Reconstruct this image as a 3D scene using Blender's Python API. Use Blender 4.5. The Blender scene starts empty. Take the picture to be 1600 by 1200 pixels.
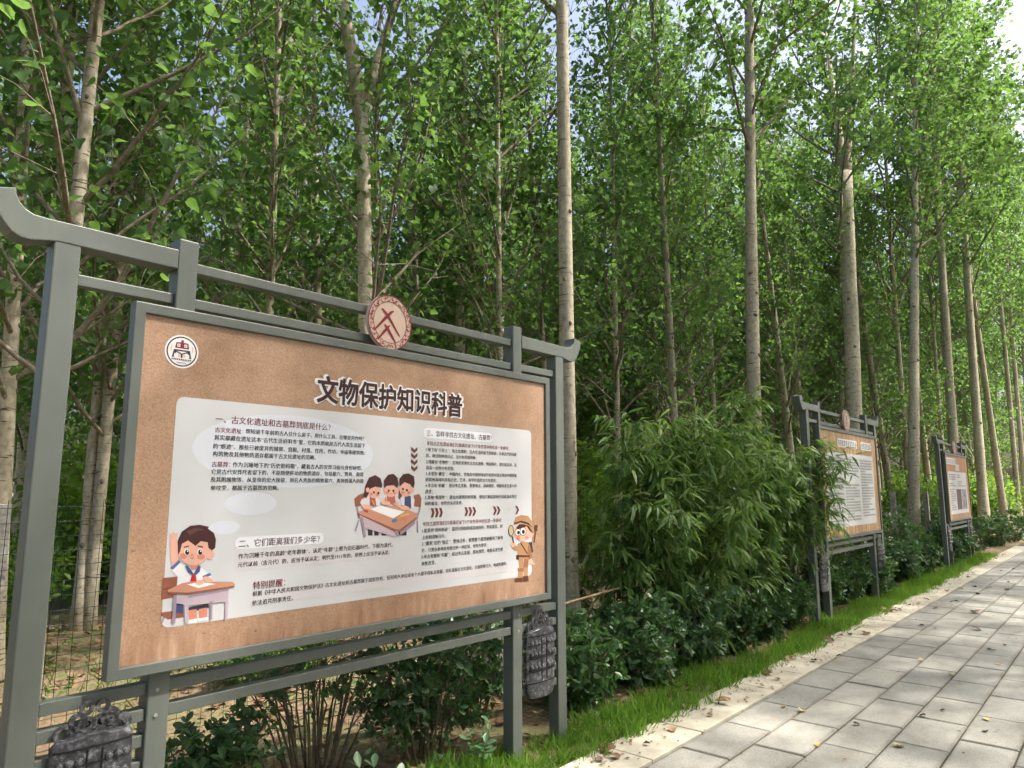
import bpy, math, random
import numpy as np
from mathutils import Vector, Matrix

# ------------------------------------------------------------------ camera, sky, sun, exposure
SC = bpy.context.scene
COL = SC.collection
FPX, PITCH, CAMH, YAW = 1110.0, 0.1464, 1.53, 0.7127      # focal length in photo pixels, tilt, eye height, heading
CX, CY = -1.0419, -2.7707                                  # camera stands on the path, X runs along the boards
cam_d = bpy.data.cameras.new('camera')
cam_d.sensor_width = 36.0
cam_d.lens = 36.0 * FPX / 1600.0
cam_d.clip_start = 0.05
cam_d.clip_end = 2000
cam = bpy.data.objects.new('camera', cam_d)
COL.objects.link(cam)
cam.location = (CX, CY, CAMH)
cam.rotation_euler = (math.pi / 2 + PITCH, 0, -(math.pi / 2 - YAW))
SC.camera = cam

SUN_EL, SUN_AZ = math.radians(55), math.atan2(0.66, -0.75)
SUN_DIR = Vector((math.sin(SUN_AZ) * math.cos(SUN_EL), math.cos(SUN_AZ) * math.cos(SUN_EL), math.sin(SUN_EL)))
w = bpy.data.worlds.new('World')
SC.world = w
w.use_nodes = True
wn = w.node_tree
wn.nodes.clear()
sky = wn.nodes.new('ShaderNodeTexSky')
sky.sky_type = 'NISHITA'
sky.sun_disc = False
sky.sun_elevation = SUN_EL
sky.sun_rotation = SUN_AZ
sky.air_density = 1.0
sky.dust_density = 7.0
sky.ozone_density = 1.0
bg = wn.nodes.new('ShaderNodeBackground')
bg.inputs['Strength'].default_value = 0.15
wo = wn.nodes.new('ShaderNodeOutputWorld')
wn.links.new(sky.outputs[0], bg.inputs[0])
wn.links.new(bg.outputs[0], wo.inputs[0])
sun_d = bpy.data.lights.new('sun', 'SUN')
sun_d.energy = 3.5
sun_d.angle = math.radians(1.5)
sun_d.color = (1.0, 0.95, 0.86)
sun = bpy.data.objects.new('sun', sun_d)
COL.objects.link(sun)
sun.rotation_euler = (-SUN_DIR).to_track_quat('-Z', 'Y').to_euler()
vs = SC.view_settings
vs.view_transform = 'Standard'
vs.look = 'None'
vs.gamma = 1.0
vs.exposure = 1.1
vs.use_curve_mapping = False
SC.cycles.max_bounces = 4
SC.cycles.diffuse_bounces = 3
SC.cycles.transmission_bounces = 3
SC.cycles.glossy_bounces = 2
SC.cycles.caustics_reflective = False
SC.cycles.caustics_refractive = False
SC.cycles.use_denoising = True
SC.cycles.use_adaptive_sampling = True
SC.cycles.adaptive_threshold = 0.04
SC.cycles.adaptive_min_samples = 16
SC.cycles.debug_use_spatial_splits = True

random.seed(7)
RNG = np.random.default_rng(11)
R = math.radians

# ------------------------------------------------------------------ helpers
DV = np.array([math.sin(YAW), math.cos(YAW)])
NV = np.array([math.cos(YAW), -math.sin(YAW)])


def ray(px, py):
    u, v = (px - 800) / FPX, -(py - 600) / FPX
    c, s = math.cos(PITCH), math.sin(PITCH)
    f, z = c - v * s, s + v * c
    return np.array([u * DV[0] + f * DV[1], -(u * NV[0] + f * NV[1]), z])


def at(px, py, Y):
    """world point seen in the photo at (px, py) that stands in the vertical plane y = Y"""
    r = ray(px, py)
    return np.array([CX, CY, CAMH]) + r * ((Y - CY) / r[1])


def ground(px, py, z=0.0):
    r = ray(px, py)
    return np.array([CX, CY, CAMH]) + r * ((z - CAMH) / r[2])


def pixel_x(X, Y, Z=1.5):
    dx, dy = X - CX, Y - CY
    f = dx * math.sin(math.pi / 2 - YAW) + dy * math.cos(math.pi / 2 - YAW)
    r = dx * math.cos(math.pi / 2 - YAW) - dy * math.sin(math.pi / 2 - YAW)
    return 800 + FPX * r / f if f > 0.3 else None


def tag(o, label=None, cat=None, group=None, kind=None):
    if label: o['label'] = label
    if cat: o['category'] = cat
    if group: o['group'] = group
    if kind: o['kind'] = kind
    return o


def link(name, data, parent=None):
    o = bpy.data.objects.new(name, data)
    COL.objects.link(o)
    if parent is not None:
        o.parent = parent
    return o


def empty(name, loc=(0, 0, 0), rz=0.0):
    o = bpy.data.objects.new(name, None)
    o.empty_display_size = 0.1
    COL.objects.link(o)
    o.location = loc
    o.rotation_euler = (0, 0, rz)
    return o


def copy_tree(o, parent=None):
    c = o.copy()
    COL.objects.link(c)
    c.parent = parent
    for ch in o.children:
        copy_tree(ch, c)
    return c


class MB:
    """collects shapes for one mesh"""
    def __init__(self):
        self.v, self.f, self.m = [], [], []

    def add(self, verts, faces, mi=0):
        n = len(self.v)
        self.v += [tuple(map(float, p)) for p in verts]
        self.f += [tuple(i + n for i in fc) for fc in faces]
        self.m += [mi] * len(faces)
        return self

    def box(self, x0, x1, y0, y1, z0, z1, mi=0):
        return self.add([(x0, y0, z0), (x1, y0, z0), (x1, y1, z0), (x0, y1, z0), (x0, y0, z1), (x1, y0, z1), (x1, y1, z1), (x0, y1, z1)],
                        [(0, 3, 2, 1), (4, 5, 6, 7), (0, 1, 5, 4), (1, 2, 6, 5), (2, 3, 7, 6), (3, 0, 4, 7)], mi)

    def prism(self, outline, y0, y1, mi=0):
        """outline in (x, z), counter-clockwise seen from the front (-Y); extruded from y0 (front) to y1"""
        n = len(outline)
        vs_ = [(x, y0, z) for x, z in outline] + [(x, y1, z) for x, z in outline]
        fs = [tuple(range(n)), tuple(range(2 * n - 1, n - 1, -1))]
        fs += [(i + n, (i + 1) % n + n, (i + 1) % n, i) for i in range(n)]
        return self.add(vs_, fs, mi)

    def sheet(self, outline, y, mi=0):
        return self.add([(x, y, z) for x, z in outline], [tuple(range(len(outline)))], mi)

    def tube(self, pts, rad, n=6, cap=True, mi=0):
        pts = [np.array(p, float) for p in pts]
        if not hasattr(rad, '__len__'):
            rad = [rad] * len(pts)
        vs_, fs = [], []
        for i, p in enumerate(pts):
            a = pts[min(i + 1, len(pts) - 1)] - pts[max(i - 1, 0)]
            a = a / (np.linalg.norm(a) + 1e-9)
            h = np.array([1.0, 0, 0]) if abs(a[0]) < 0.8 else np.array([0, 1.0, 0])
            u = np.cross(a, h); u /= np.linalg.norm(u)
            q = np.cross(a, u)
            for k in range(n):
                t = 2 * math.pi * k / n
                vs_.append(p + rad[i] * (math.cos(t) * u + math.sin(t) * q))
        for i in range(len(pts) - 1):
            for k in range(n):
                a0, a1 = i * n + k, i * n + (k + 1) % n
                fs.append((a0, a0 + n, a1 + n, a1))
        if cap:
            fs.append(tuple(range(n)))
            fs.append(tuple(range((len(pts) - 1) * n + n - 1, (len(pts) - 1) * n - 1, -1)))
        return self.add(vs_, fs, mi)

    def mesh(self, name, mats, smooth=False):
        me = bpy.data.meshes.new(name)
        me.from_pydata(self.v, [], self.f)
        for m in (mats if isinstance(mats, (list, tuple)) else [mats]):
            me.materials.append(m)
        if max(self.m, default=0) > 0:
            me.polygons.foreach_set('material_index', self.m)
        if smooth:
            me.polygons.foreach_set('use_smooth', [True] * len(me.polygons))
        me.update()
        return me

    def build(self, name, mats, parent=None, smooth=False):
        return link(name, self.mesh(name, mats, smooth), parent)


def bevel(o, width=0.004, seg=2):
    b = o.modifiers.new('bevel', 'BEVEL')
    b.width = width
    b.segments = seg
    b.limit_method = 'ANGLE'
    b.angle_limit = R(40)
    return o


# leaf shapes: x across, y along the leaf, z off the blade
T_RHOMB = (np.array([(0, 0, 0), (.46, .32, .10), (0, 1.06, -.03), (-.46, .32, .10)]), [(0, 1, 2), (0, 2, 3)])
T_DELTA = (np.array([(0, 0, 0), (.30, .02, .05), (.48, .30, .10), (.24, .74, .05), (0, 1.12, -.10), (-.24, .74, .05), (-.48, .30, .10), (-.30, .02, .05)]),
           [(0, 1, 2), (0, 2, 3), (0, 3, 4), (0, 4, 5), (0, 5, 6), (0, 6, 7)])
T_OVAL = (np.array([(0, 0, 0), (.17, .28, .05), (.25, .62, .07), (.14, .90, .02), (0, 1.0, -.05), (-.14, .90, .02), (-.25, .62, .07), (-.17, .28, .05), (0, .55, -.01)]),
          [(0, 1, 8), (1, 2, 8), (2, 3, 8), (3, 4, 8), (4, 5, 8), (5, 6, 8), (6, 7, 8), (7, 0, 8)])
T_LANCE = (np.array([(0, 0, 0), (.075, .22, .02), (.06, .6, -.04), (0, 1.0, -.20), (-.06, .6, -.04), (-.075, .22, .02)]),
           [(0, 1, 5), (1, 2, 4), (1, 4, 5), (2, 3, 4)])
T_BLADE = (np.array([(-.035, 0, 0), (.035, 0, 0), (.028, .5, .05), (-.028, .5, .05), (0, 1.0, .22)]), [(0, 1, 2), (0, 2, 3), (3, 2, 4)])


def norm(a):
    return a / (np.linalg.norm(a, axis=-1, keepdims=True) + 1e-9)


def leaf_mesh(name, pos, axis, nrm, size, templ, mat, width=1.0):
    tv, tf = templ
    pos, axis, nrm = np.asarray(pos, float), norm(np.asarray(axis, float)), np.asarray(nrm, float)
    n = norm(nrm - (nrm * axis).sum(1, keepdims=True) * axis)
    b = np.cross(axis, n)
    size = np.broadcast_to(np.asarray(size, float), (len(pos),))
    tvw = tv * np.array([width, 1, 1])
    V = pos[:, None, :] + size[:, None, None] * (tvw[None, :, 0, None] * b[:, None, :] + tvw[None, :, 1, None] * axis[:, None, :] + tvw[None, :, 2, None] * n[:, None, :])
    k = len(tv)
    F = np.array(tf)
    A = (F[None] + (np.arange(len(pos)) * k)[:, None, None]).reshape(-1)
    me = bpy.data.meshes.new(name)
    me.vertices.add(len(pos) * k)
    me.vertices.foreach_set('co', V.astype(np.float32).ravel())
    me.loops.add(len(A))
    me.loops.foreach_set('vertex_index', A.astype(np.int32))
    nf = len(A) // 3
    me.polygons.add(nf)
    me.polygons.foreach_set('loop_start', np.arange(0, nf * 3, 3, dtype=np.int32))
    me.polygons.foreach_set('loop_total', np.full(nf, 3, np.int32))
    at_ = me.attributes.new('rnd', 'FLOAT', 'POINT')
    at_.data.foreach_set('value', np.repeat(RNG.random(len(pos)), k).astype(np.float32))
    me.materials.append(mat)
    me.update(calc_edges=True)
    me.validate()
    return me


# ------------------------------------------------------------------ materials
def nodes(name):
    m = bpy.data.materials.new(name)
    m.use_nodes = True
    nt = m.node_tree
    return m, nt, nt.nodes['Principled BSDF'], nt.nodes['Material Output']


def nd(nt, t, **kw):
    n = nt.nodes.new(t)
    for k, v in kw.items():
        if k in n.inputs:
            n.inputs[k].default_value = v
        else:
            setattr(n, k, v)
    return n


def ramp(nt, fac, stops):
    r = nt.nodes.new('ShaderNodeValToRGB')
    els = r.color_ramp.elements
    while len(els) < len(stops):
        els.new(0.5)
    for e, (p, c) in zip(els, stops):
        e.position = p
        e.color = (*c, 1)
    nt.links.new(fac, r.inputs['Fac'])
    return r


def noise(nt, scale, detail=4, rough=0.55, vec=None, sc=(1, 1, 1), coord='Object'):
    tc = nt.nodes.new('ShaderNodeTexCoord')
    mp = nt.nodes.new('ShaderNodeMapping')
    mp.inputs['Scale'].default_value = sc
    nt.links.new(tc.outputs[coord], mp.inputs[0])
    n = nt.nodes.new('ShaderNodeTexNoise')
    n.inputs['Scale'].default_value = scale
    n.inputs['Detail'].default_value = detail
    n.inputs['Roughness'].default_value = rough
    nt.links.new(mp.outputs[0], n.inputs['Vector'])
    return n


def geo_noise(nt, scale, detail=4, rough=0.55, sc=(1, 1, 1)):
    """noise in world space, so that pieces that share a mesh still differ"""
    g = nt.nodes.new('ShaderNodeNewGeometry')
    mp = nt.nodes.new('ShaderNodeMapping')
    mp.inputs['Scale'].default_value = sc
    nt.links.new(g.outputs['Position'], mp.inputs[0])
    n = nt.nodes.new('ShaderNodeTexNoise')
    n.inputs['Scale'].default_value = scale
    n.inputs['Detail'].default_value = detail
    n.inputs['Roughness'].default_value = rough
    nt.links.new(mp.outputs[0], n.inputs['Vector'])
    return n


def mixc(nt, fac, a, b, mode='MIX'):
    m = nt.nodes.new('ShaderNodeMix')
    m.data_type = 'RGBA'
    m.blend_type = mode
    for sock, val in ((m.inputs[0], fac), (m.inputs[6], a), (m.inputs[7], b)):
        if hasattr(val, 'is_output'):
            nt.links.new(val, sock)
        elif hasattr(val, '__len__'):
            sock.default_value = (*val, 1)
        else:
            sock.default_value = val
    return m.outputs[2]


def bump(nt, bsdf, height, strength=0.3, dist=0.01):
    b = nt.nodes.new('ShaderNodeBump')
    b.inputs['Strength'].default_value = strength
    b.inputs['Distance'].default_value = dist
    nt.links.new(height, b.inputs['Height'])
    nt.links.new(b.outputs[0], bsdf.inputs['Normal'])


def mat_noise(name, c1, c2, scale=8, rough=0.7, bmp=0.2, dist=0.005, lo=0.35, hi=0.65, sc=(1, 1, 1), spec=0.4, metal=0.0, world=True):
    m, nt, b, o = nodes(name)
    n = geo_noise(nt, scale, 6, 0.6, sc) if world else noise(nt, scale, 6, 0.6, sc=sc)
    r = ramp(nt, n.outputs['Fac'], [(lo, c1), (hi, c2)])
    nt.links.new(r.outputs[0], b.inputs['Base Color'])
    b.inputs['Roughness'].default_value = rough
    b.inputs['Specular IOR Level'].default_value = spec
    b.inputs['Metallic'].default_value = metal
    if bmp:
        n2 = geo_noise(nt, scale * 4, 5, 0.6, sc)
        bump(nt, b, n2.outputs['Fac'], bmp, dist)
    return m


def mat_leaf(name, dark, mid, light, trans, tfac=0.4, rough=0.42, spec=0.45):
    m, nt, b, o = nodes(name)
    a = nt.nodes.new('ShaderNodeAttribute')
    a.attribute_name = 'rnd'
    oi = nt.nodes.new('ShaderNodeObjectInfo')
    add = nd(nt, 'ShaderNodeMath', operation='ADD')
    nt.links.new(a.outputs['Fac'], add.inputs[0])
    s = nd(nt, 'ShaderNodeMath', operation='MULTIPLY')
    s.inputs[1].default_value = 0.5
    nt.links.new(oi.outputs['Random'], s.inputs[0])
    nt.links.new(s.outputs[0], add.inputs[1])
    s2 = nd(nt, 'ShaderNodeMath', operation='MULTIPLY')
    s2.inputs[1].default_value = 0.66
    nt.links.new(add.outputs[0], s2.inputs[0])
    r0 = ramp(nt, s2.outputs[0], [(0.0, dark), (0.5, mid), (0.95, light)])
    cool = nd(nt, 'ShaderNodeMath', operation='MULTIPLY')
    cool.inputs[1].default_value = 0.55
    fr = nd(nt, 'ShaderNodeMath', operation='FRACT')
    m7 = nd(nt, 'ShaderNodeMath', operation='MULTIPLY')
    m7.inputs[1].default_value = 7.0
    nt.links.new(oi.outputs['Random'], m7.inputs[0])
    nt.links.new(m7.outputs[0], fr.inputs[0])
    nt.links.new(fr.outputs[0], cool.inputs[0])
    hs = nt.nodes.new('ShaderNodeHueSaturation')
    hs.inputs['Hue'].default_value = 0.535
    hs.inputs['Saturation'].default_value = 0.78
    hs.inputs['Value'].default_value = 0.95
    nt.links.new(r0.outputs[0], hs.inputs['Color'])
    class _R: pass
    r = _R(); r.outputs = [mixc(nt, cool.outputs[0], r0.outputs[0], hs.outputs[0])]
    nt.links.new(r.outputs[0], b.inputs['Base Color'])
    b.inputs['Roughness'].default_value = rough
    b.inputs['Specular IOR Level'].default_value = spec
    t = nt.nodes.new('ShaderNodeBsdfTranslucent')
    tc = mixc(nt, 0.35, trans, r.outputs[0])
    nt.links.new(tc, t.inputs['Color'])
    mx = nt.nodes.new('ShaderNodeMixShader')
    mx.inputs[0].default_value = tfac
    nt.links.new(b.outputs[0], mx.inputs[1])
    nt.links.new(t.outputs[0], mx.inputs[2])
    nt.links.new(mx.outputs[0], o.inputs['Surface'])
    return m


def mat_flat(name, c, rough=0.45, spec=0.35):
    m, nt, b, o = nodes(name)
    b.inputs['Base Color'].default_value = (*c, 1)
    b.inputs['Roughness'].default_value = rough
    b.inputs['Specular IOR Level'].default_value = spec
    return m


def srgb(r, g, b):
    return tuple(((x / 255) / 12.92 if x / 255 <= 0.04045 else ((x / 255 + 0.055) / 1.055) ** 2.4) for x in (r, g, b))


M = {}
M['leaf'] = mat_leaf('poplar_leaf', (.042, .10, .03), (.078, .16, .045), (.135, .235, .07), (.28, .50, .09), 0.52, 0.5, 0.3)
M['leaf_pale'] = mat_leaf('sapling_leaf', (.075, .155, .025), (.13, .25, .036), (.21, .33, .06), (.36, .58, .06), 0.48, 0.5, 0.3)
M['bamboo'] = mat_leaf('bamboo_leaf', (.048, .115, .028), (.095, .19, .042), (.22, .30, .08), (.28, .48, .07), 0.42, 0.45, 0.4)
M['hedge'] = mat_leaf('hedge_leaf', (.034, .085, .028), (.062, .135, .045), (.12, .21, .075), (.16, .34, .06), 0.28, 0.33, 0.5)
M['sprout'] = mat_leaf('sprout_leaf', (.06, .14, .06), (.10, .20, .09), (.14, .26, .11), (.16, .34, .08), 0.25, 0.35, 0.5)
M['grass'] = mat_leaf('grass_blade', (.075, .18, .018), (.14, .28, .032), (.30, .36, .09), (.30, .56, .04), 0.38, 0.5, 0.3)
M['weed'] = mat_leaf('weed_leaf', (.05, .11, .02), (.09, .18, .03), (.16, .22, .05), (.22, .38, .04), 0.35, 0.5, 0.3)
M['dry'] = mat_leaf('dry_leaf', (.12, .055, .03), (.24, .12, .06), (.42, .27, .13), (.25, .12, .04), 0.12, 0.7, 0.25)
M['twig'] = mat_noise('twig_bark', (.10, .075, .05), (.22, .17, .12), 30, 0.85, 0.3)
M['drystalk'] = mat_noise('dry_stalk', (.24, .17, .10), (.42, .32, .2), 20, 0.85, 0.2)
M['culm'] = mat_noise('bamboo_culm', (.10, .13, .03), (.22, .20, .07), 15, 0.5, 0.1)
M['paint'] = None


def mat_bark():
    m, nt, b, o = nodes('poplar_bark')
    big = geo_noise(nt, 1.6, 3)
    fine = geo_noise(nt, 26, 6, 0.65, (1, 1, 0.6))
    base = ramp(nt, fine.outputs['Fac'], [(0.3, (.36, .31, .235)), (0.55, (.60, .535, .43)), (0.75, (.70, .645, .54))])
    tone = ramp(nt, big.outputs['Fac'], [(0.35, (.75, .75, .72)), (0.65, (1.0, 1.0, 1.0))])
    c = mixc(nt, 1.0, base.outputs[0], tone.outputs[0], 'MULTIPLY')
    lent = geo_noise(nt, 5.0, 3, 0.6, (1.1, 1.1, 9.0))
    lr = ramp(nt, lent.outputs['Fac'], [(0.60, (0, 0, 0)), (0.68, (1, 1, 1))])
    c2 = mixc(nt, lr.outputs[0], c, (.10, .075, .055))
    oi = nt.nodes.new('ShaderNodeObjectInfo')
    tr = ramp(nt, oi.outputs['Random'], [(0, (.70, .69, .67)), (1, (1.05, 1.04, 1.02))])
    c3 = mixc(nt, 1.0, c2, tr.outputs[0], 'MULTIPLY')
    nt.links.new(c3, b.inputs['Base Color'])
    b.inputs['Roughness'].default_value = 0.85
    b.inputs['Specular IOR Level'].default_value = 0.2
    bump(nt, b, fine.outputs['Fac'], 0.5, 0.01)
    return m


def mat_paint():
    m, nt, b, o = nodes('grey_green_paint')
    n = geo_noise(nt, 3, 5, 0.6)
    r = ramp(nt, n.outputs['Fac'], [(0.3, (.114, .128, .116)), (0.7, (.138, .151, .139))])
    sp = geo_noise(nt, 22, 4, 0.7)
    sr = ramp(nt, sp.outputs['Fac'], [(0.70, (0, 0, 0)), (0.80, (.35, .35, .35))])
    c = mixc(nt, sr.outputs[0], r.outputs[0], (.30, .29, .25))
    stn = geo_noise(nt, 9, 4, 0.6, (1.6, 1.6, .12))
    stx = ramp(nt, stn.outputs['Fac'], [(0.55, (0, 0, 0)), (0.75, (.30, .30, .30))])
    c = mixc(nt, stx.outputs[0], c, (.22, .22, .19))
    nt.links.new(c, b.inputs['Base Color'])
    rr = nt.nodes.new('ShaderNodeMapRange')
    rr.inputs['To Min'].default_value = 0.32
    rr.inputs['To Max'].default_value = 0.55
    nt.links.new(n.outputs['Fac'], rr.inputs['Value'])
    nt.links.new(rr.outputs[0], b.inputs['Roughness'])
    return m


def mat_kraft(name, c_lo, c_mid, c_hi, streak=False, foot=False):
    m, nt, b, o = nodes(name)
    f = noise(nt, 130, 5, 0.7, sc=(1, 1, 1.0))
    r = ramp(nt, f.outputs['Fac'], [(0.30, c_lo), (0.5, c_mid), (0.72, c_hi)])
    big = noise(nt, 2.2, 5, 0.65)
    br = ramp(nt, big.outputs['Fac'], [(0.3, (.70, .64, .58)), (0.5, (.95, .92, .90)), (0.68, (1.08, 1.07, 1.06))])
    c = mixc(nt, 1.0, r.outputs[0], br.outputs[0], 'MULTIPLY')
    sp = noise(nt, 26, 2, 0.5, sc=(1, 1, 2.2))
    sr = ramp(nt, sp.outputs['Fac'], [(0.755, (0, 0, 0)), (0.775, (.8, .8, .8))])
    c = mixc(nt, sr.outputs[0], c, (.07, .045, .03))
    if foot:
        tc = nt.nodes.new('ShaderNodeTexCoord')
        sx = nt.nodes.new('ShaderNodeSeparateXYZ')
        nt.links.new(tc.outputs['Object'], sx.inputs[0])
        wv = noise(nt, 3.2, 4, 0.6, sc=(1, 1, .4))
        ad = nd(nt, 'ShaderNodeMath', operation='MULTIPLY_ADD')
        nt.links.new(wv.outputs['Fac'], ad.inputs[0])
        ad.inputs[1].default_value = -.32
        nt.links.new(sx.outputs[2], ad.inputs[2])
        fb = ramp(nt, ad.outputs[0], [(0.755, (.75, .75, .75)), (0.845, (0, 0, 0))])
        fs = noise(nt, 20, 4, 0.65, sc=(1, 1, .16))
        fc = ramp(nt, fs.outputs['Fac'], [(0.35, (.27, .135, .08)), (0.55, (.44, .255, .165)), (0.70, (.60, .42, .30))])
        c = mixc(nt, fb.outputs[0], c, fc.outputs[0])
    if streak:
        st = noise(nt, 14, 4, 0.6, sc=(1, 1, 0.05))
        q = ramp(nt, st.outputs['Fac'], [(0.45, (.72, .66, .6)), (0.65, (1.15, 1.15, 1.15))])
        c = mixc(nt, 1.0, c, q.outputs[0], 'MULTIPLY')
    nt.links.new(c, b.inputs['Base Color'])
    b.inputs['Roughness'].default_value = 0.38
    b.inputs['Specular IOR Level'].default_value = 0.4
    return m


def mat_paver():
    m, nt, b, o = nodes('grey_paver')
    sp = geo_noise(nt, 240, 3, 0.7)
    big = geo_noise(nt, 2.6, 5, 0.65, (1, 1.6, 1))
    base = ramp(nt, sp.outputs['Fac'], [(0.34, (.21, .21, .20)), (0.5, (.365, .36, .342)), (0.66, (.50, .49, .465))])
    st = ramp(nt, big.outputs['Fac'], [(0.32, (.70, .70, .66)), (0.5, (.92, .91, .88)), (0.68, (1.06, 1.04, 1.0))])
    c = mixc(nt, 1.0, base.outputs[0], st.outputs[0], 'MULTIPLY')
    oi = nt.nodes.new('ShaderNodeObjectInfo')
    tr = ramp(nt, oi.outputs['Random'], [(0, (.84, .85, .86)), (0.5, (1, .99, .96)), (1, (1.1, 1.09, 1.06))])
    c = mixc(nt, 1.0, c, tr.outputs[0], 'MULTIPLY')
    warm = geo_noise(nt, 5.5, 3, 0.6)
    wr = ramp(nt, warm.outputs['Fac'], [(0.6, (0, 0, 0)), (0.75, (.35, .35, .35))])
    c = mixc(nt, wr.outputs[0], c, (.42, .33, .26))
    tc = nt.nodes.new('ShaderNodeTexCoord')
    sx = nt.nodes.new('ShaderNodeSeparateXYZ')
    nt.links.new(tc.outputs['Object'], sx.inputs[0])
    ed = []
    for q, half in ((0, .306), (1, .1515)):
        a_ = nd(nt, 'ShaderNodeMath', operation='ABSOLUTE')
        nt.links.new(sx.outputs[q], a_.inputs[0])
        d_ = nd(nt, 'ShaderNodeMath', operation='SUBTRACT')
        nt.links.new(a_.outputs[0], d_.inputs[0])
        d_.inputs[1].default_value = half
        ed.append(d_)
    mx = nd(nt, 'ShaderNodeMath', operation='MAXIMUM')
    nt.links.new(ed[0].outputs[0], mx.inputs[0])
    nt.links.new(ed[1].outputs[0], mx.inputs[1])
    en = geo_noise(nt, 14, 4, 0.7)
    ea = nd(nt, 'ShaderNodeMath', operation='MULTIPLY_ADD')
    nt.links.new(en.outputs['Fac'], ea.inputs[0])
    ea.inputs[1].default_value = 0.05
    nt.links.new(mx.outputs[0], ea.inputs[2])
    er = ramp(nt, ea.outputs[0], [(0.0, (0, 0, 0)), (0.028, (.6, .6, .6))])
    c = mixc(nt, er.outputs[0], c, (.16, .145, .115))
    nt.links.new(c, b.inputs['Base Color'])
    b.inputs['Roughness'].default_value = 0.75
    b.inputs['Specular IOR Level'].default_value = 0.3
    bump(nt, b, sp.outputs['Fac'], 0.35, 0.002)
    return m


def mat_bell(xc):
    m, nt, b, o = nodes('bronze_print')
    n = noise(nt, 46, 6, 0.72)
    r = ramp(nt, n.outputs['Fac'], [(0.32, (.016, .016, .02)), (0.50, (.05, .05, .058)), (0.62, (.17, .172, .19)), (0.72, (.5, .51, .54))])
    nt.links.new(r.outputs[0], b.inputs['Base Color'])
    b.inputs['Roughness'].default_value = 0.32
    b.inputs['Specular IOR Level'].default_value = 0.7
    bump(nt, b, n.outputs['Fac'], 0.12, 0.002)
    return m


def mat_soil():
    m, nt, b, o = nodes('woodland_soil')
    n = geo_noise(nt, 1.3, 6, 0.65)
    f = geo_noise(nt, 24, 6, 0.7)
    r = ramp(nt, f.outputs['Fac'], [(0.3, (.11, .07, .045)), (0.5, (.22, .145, .09)), (0.7, (.36, .25, .16))])
    g = ramp(nt, n.outputs['Fac'], [(0.44, (0, 0, 0)), (0.58, (.6, .6, .6))])
    c = mixc(nt, g.outputs[0], r.outputs[0], (.12, .16, .05))
    nt.links.new(c, b.inputs['Base Color'])
    b.inputs['Roughness'].default_value = 0.95
    bump(nt, b, f.outputs['Fac'], 0.7, 0.02)
    return m


M['bark'] = mat_bark()
M['paint'] = mat_paint()
M['kraft'] = mat_kraft('kraft_poster', (.32, .19, .125), (.47, .295, .20), (.585, .405, .295), foot=True)
M['kraft2'] = mat_kraft('pale_wood_poster', (.50, .29, .14), (.62, .39, .21), (.70, .46, .27), True)
M['kraft3'] = mat_kraft('streaked_poster', (.40, .19, .095), (.55, .28, .15), (.66, .40, .25), True)
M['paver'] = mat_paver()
M['kerb'] = mat_noise('cream_stone', (.44, .40, .31), (.62, .575, .47), 5, 0.8, 0.3, 0.003)
M['mortar'] = mat_noise('dark_joint', (.05, .045, .035), (.10, .09, .07), 9, 0.95, 0.3)
M['soil'] = mat_soil()
M['verge'] = mat_noise('verge_ground', (.06, .09, .03), (.16, .13, .07), 1.5, 0.95, 0.4)
M['concrete'] = mat_noise('weathered_concrete', (.30, .28, .25), (.55, .53, .48), 14, 0.9, 0.6, 0.01)
M['wire'] = mat_flat('dark_green_wire', (.02, .05, .035), 0.5)
M['steel'] = mat_flat('bolt_steel', (.35, .35, .34), 0.35)
M['white'] = mat_noise('printed_white', (.635, .635, .67), (.67, .67, .705), 2, 0.32, 0, spec=0.5)
M['deadwood'] = mat_noise('bleached_wood', (.42, .39, .34), (.62, .58, .5), 10, 0.85, 0.3)

_cm = {}


def ink(r, g, b):
    k = (r, g, b)
    if k not in _cm:
        _cm[k] = mat_flat('ink_%02x%02x%02x' % k, srgb(r, g, b), 0.36, 0.45)
    return _cm[k]

# ------------------------------------------------------------------ the setting: ground, path, kerb
g = MB().add([(-400, -400, -.062), (400, -400, -.062), (400, 400, -.062), (-400, 400, -.062)], [(0, 1, 2, 3)]).build('ground', M['verge'])
tag(g, 'brown and green ground around the path and wood', kind='structure')


def soil_z(x, y):
    return 0.012 * np.sin(x * 2.1 + y) + 0.012 * np.sin(y * 3.7 - x * 1.3) + np.clip((y - .2), 0, 3) * .006 - np.clip(.2 - y, 0, 1) * .09


xs = np.concatenate([np.arange(-9, 12, .12), np.arange(12, 90, 1.2)])
ys = np.concatenate([np.arange(-.225, 4, .12), np.arange(4, 60, 1.2)])
XX, YY = np.meshgrid(xs, ys)
ZZ = soil_z(XX, YY) + RNG.normal(0, .006, XX.shape)
nx = len(xs)
vv = np.stack([XX, YY, ZZ], -1).reshape(-1, 3)
ii = np.arange(len(ys) - 1)[:, None] * nx + np.arange(nx - 1)[None]
ff = np.stack([ii, ii + 1, ii + 1 + nx, ii + nx], -1).reshape(-1, 4)
b = MB(); b.v = [tuple(p) for p in vv.tolist()]; b.f = [tuple(p) for p in ff.tolist()]; b.m = [0] * len(b.f)
o = b.build('woodland_floor', M['soil'], smooth=True)
tag(o, 'bare brown soil of the wood with leaf litter', kind='structure')

path = MB().box(-12, 60, -5.6, -.56, -.058, -.014).build('path', M['mortar'])
tag(path, 'path of grey concrete pavers in running bond', kind='structure')


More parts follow.
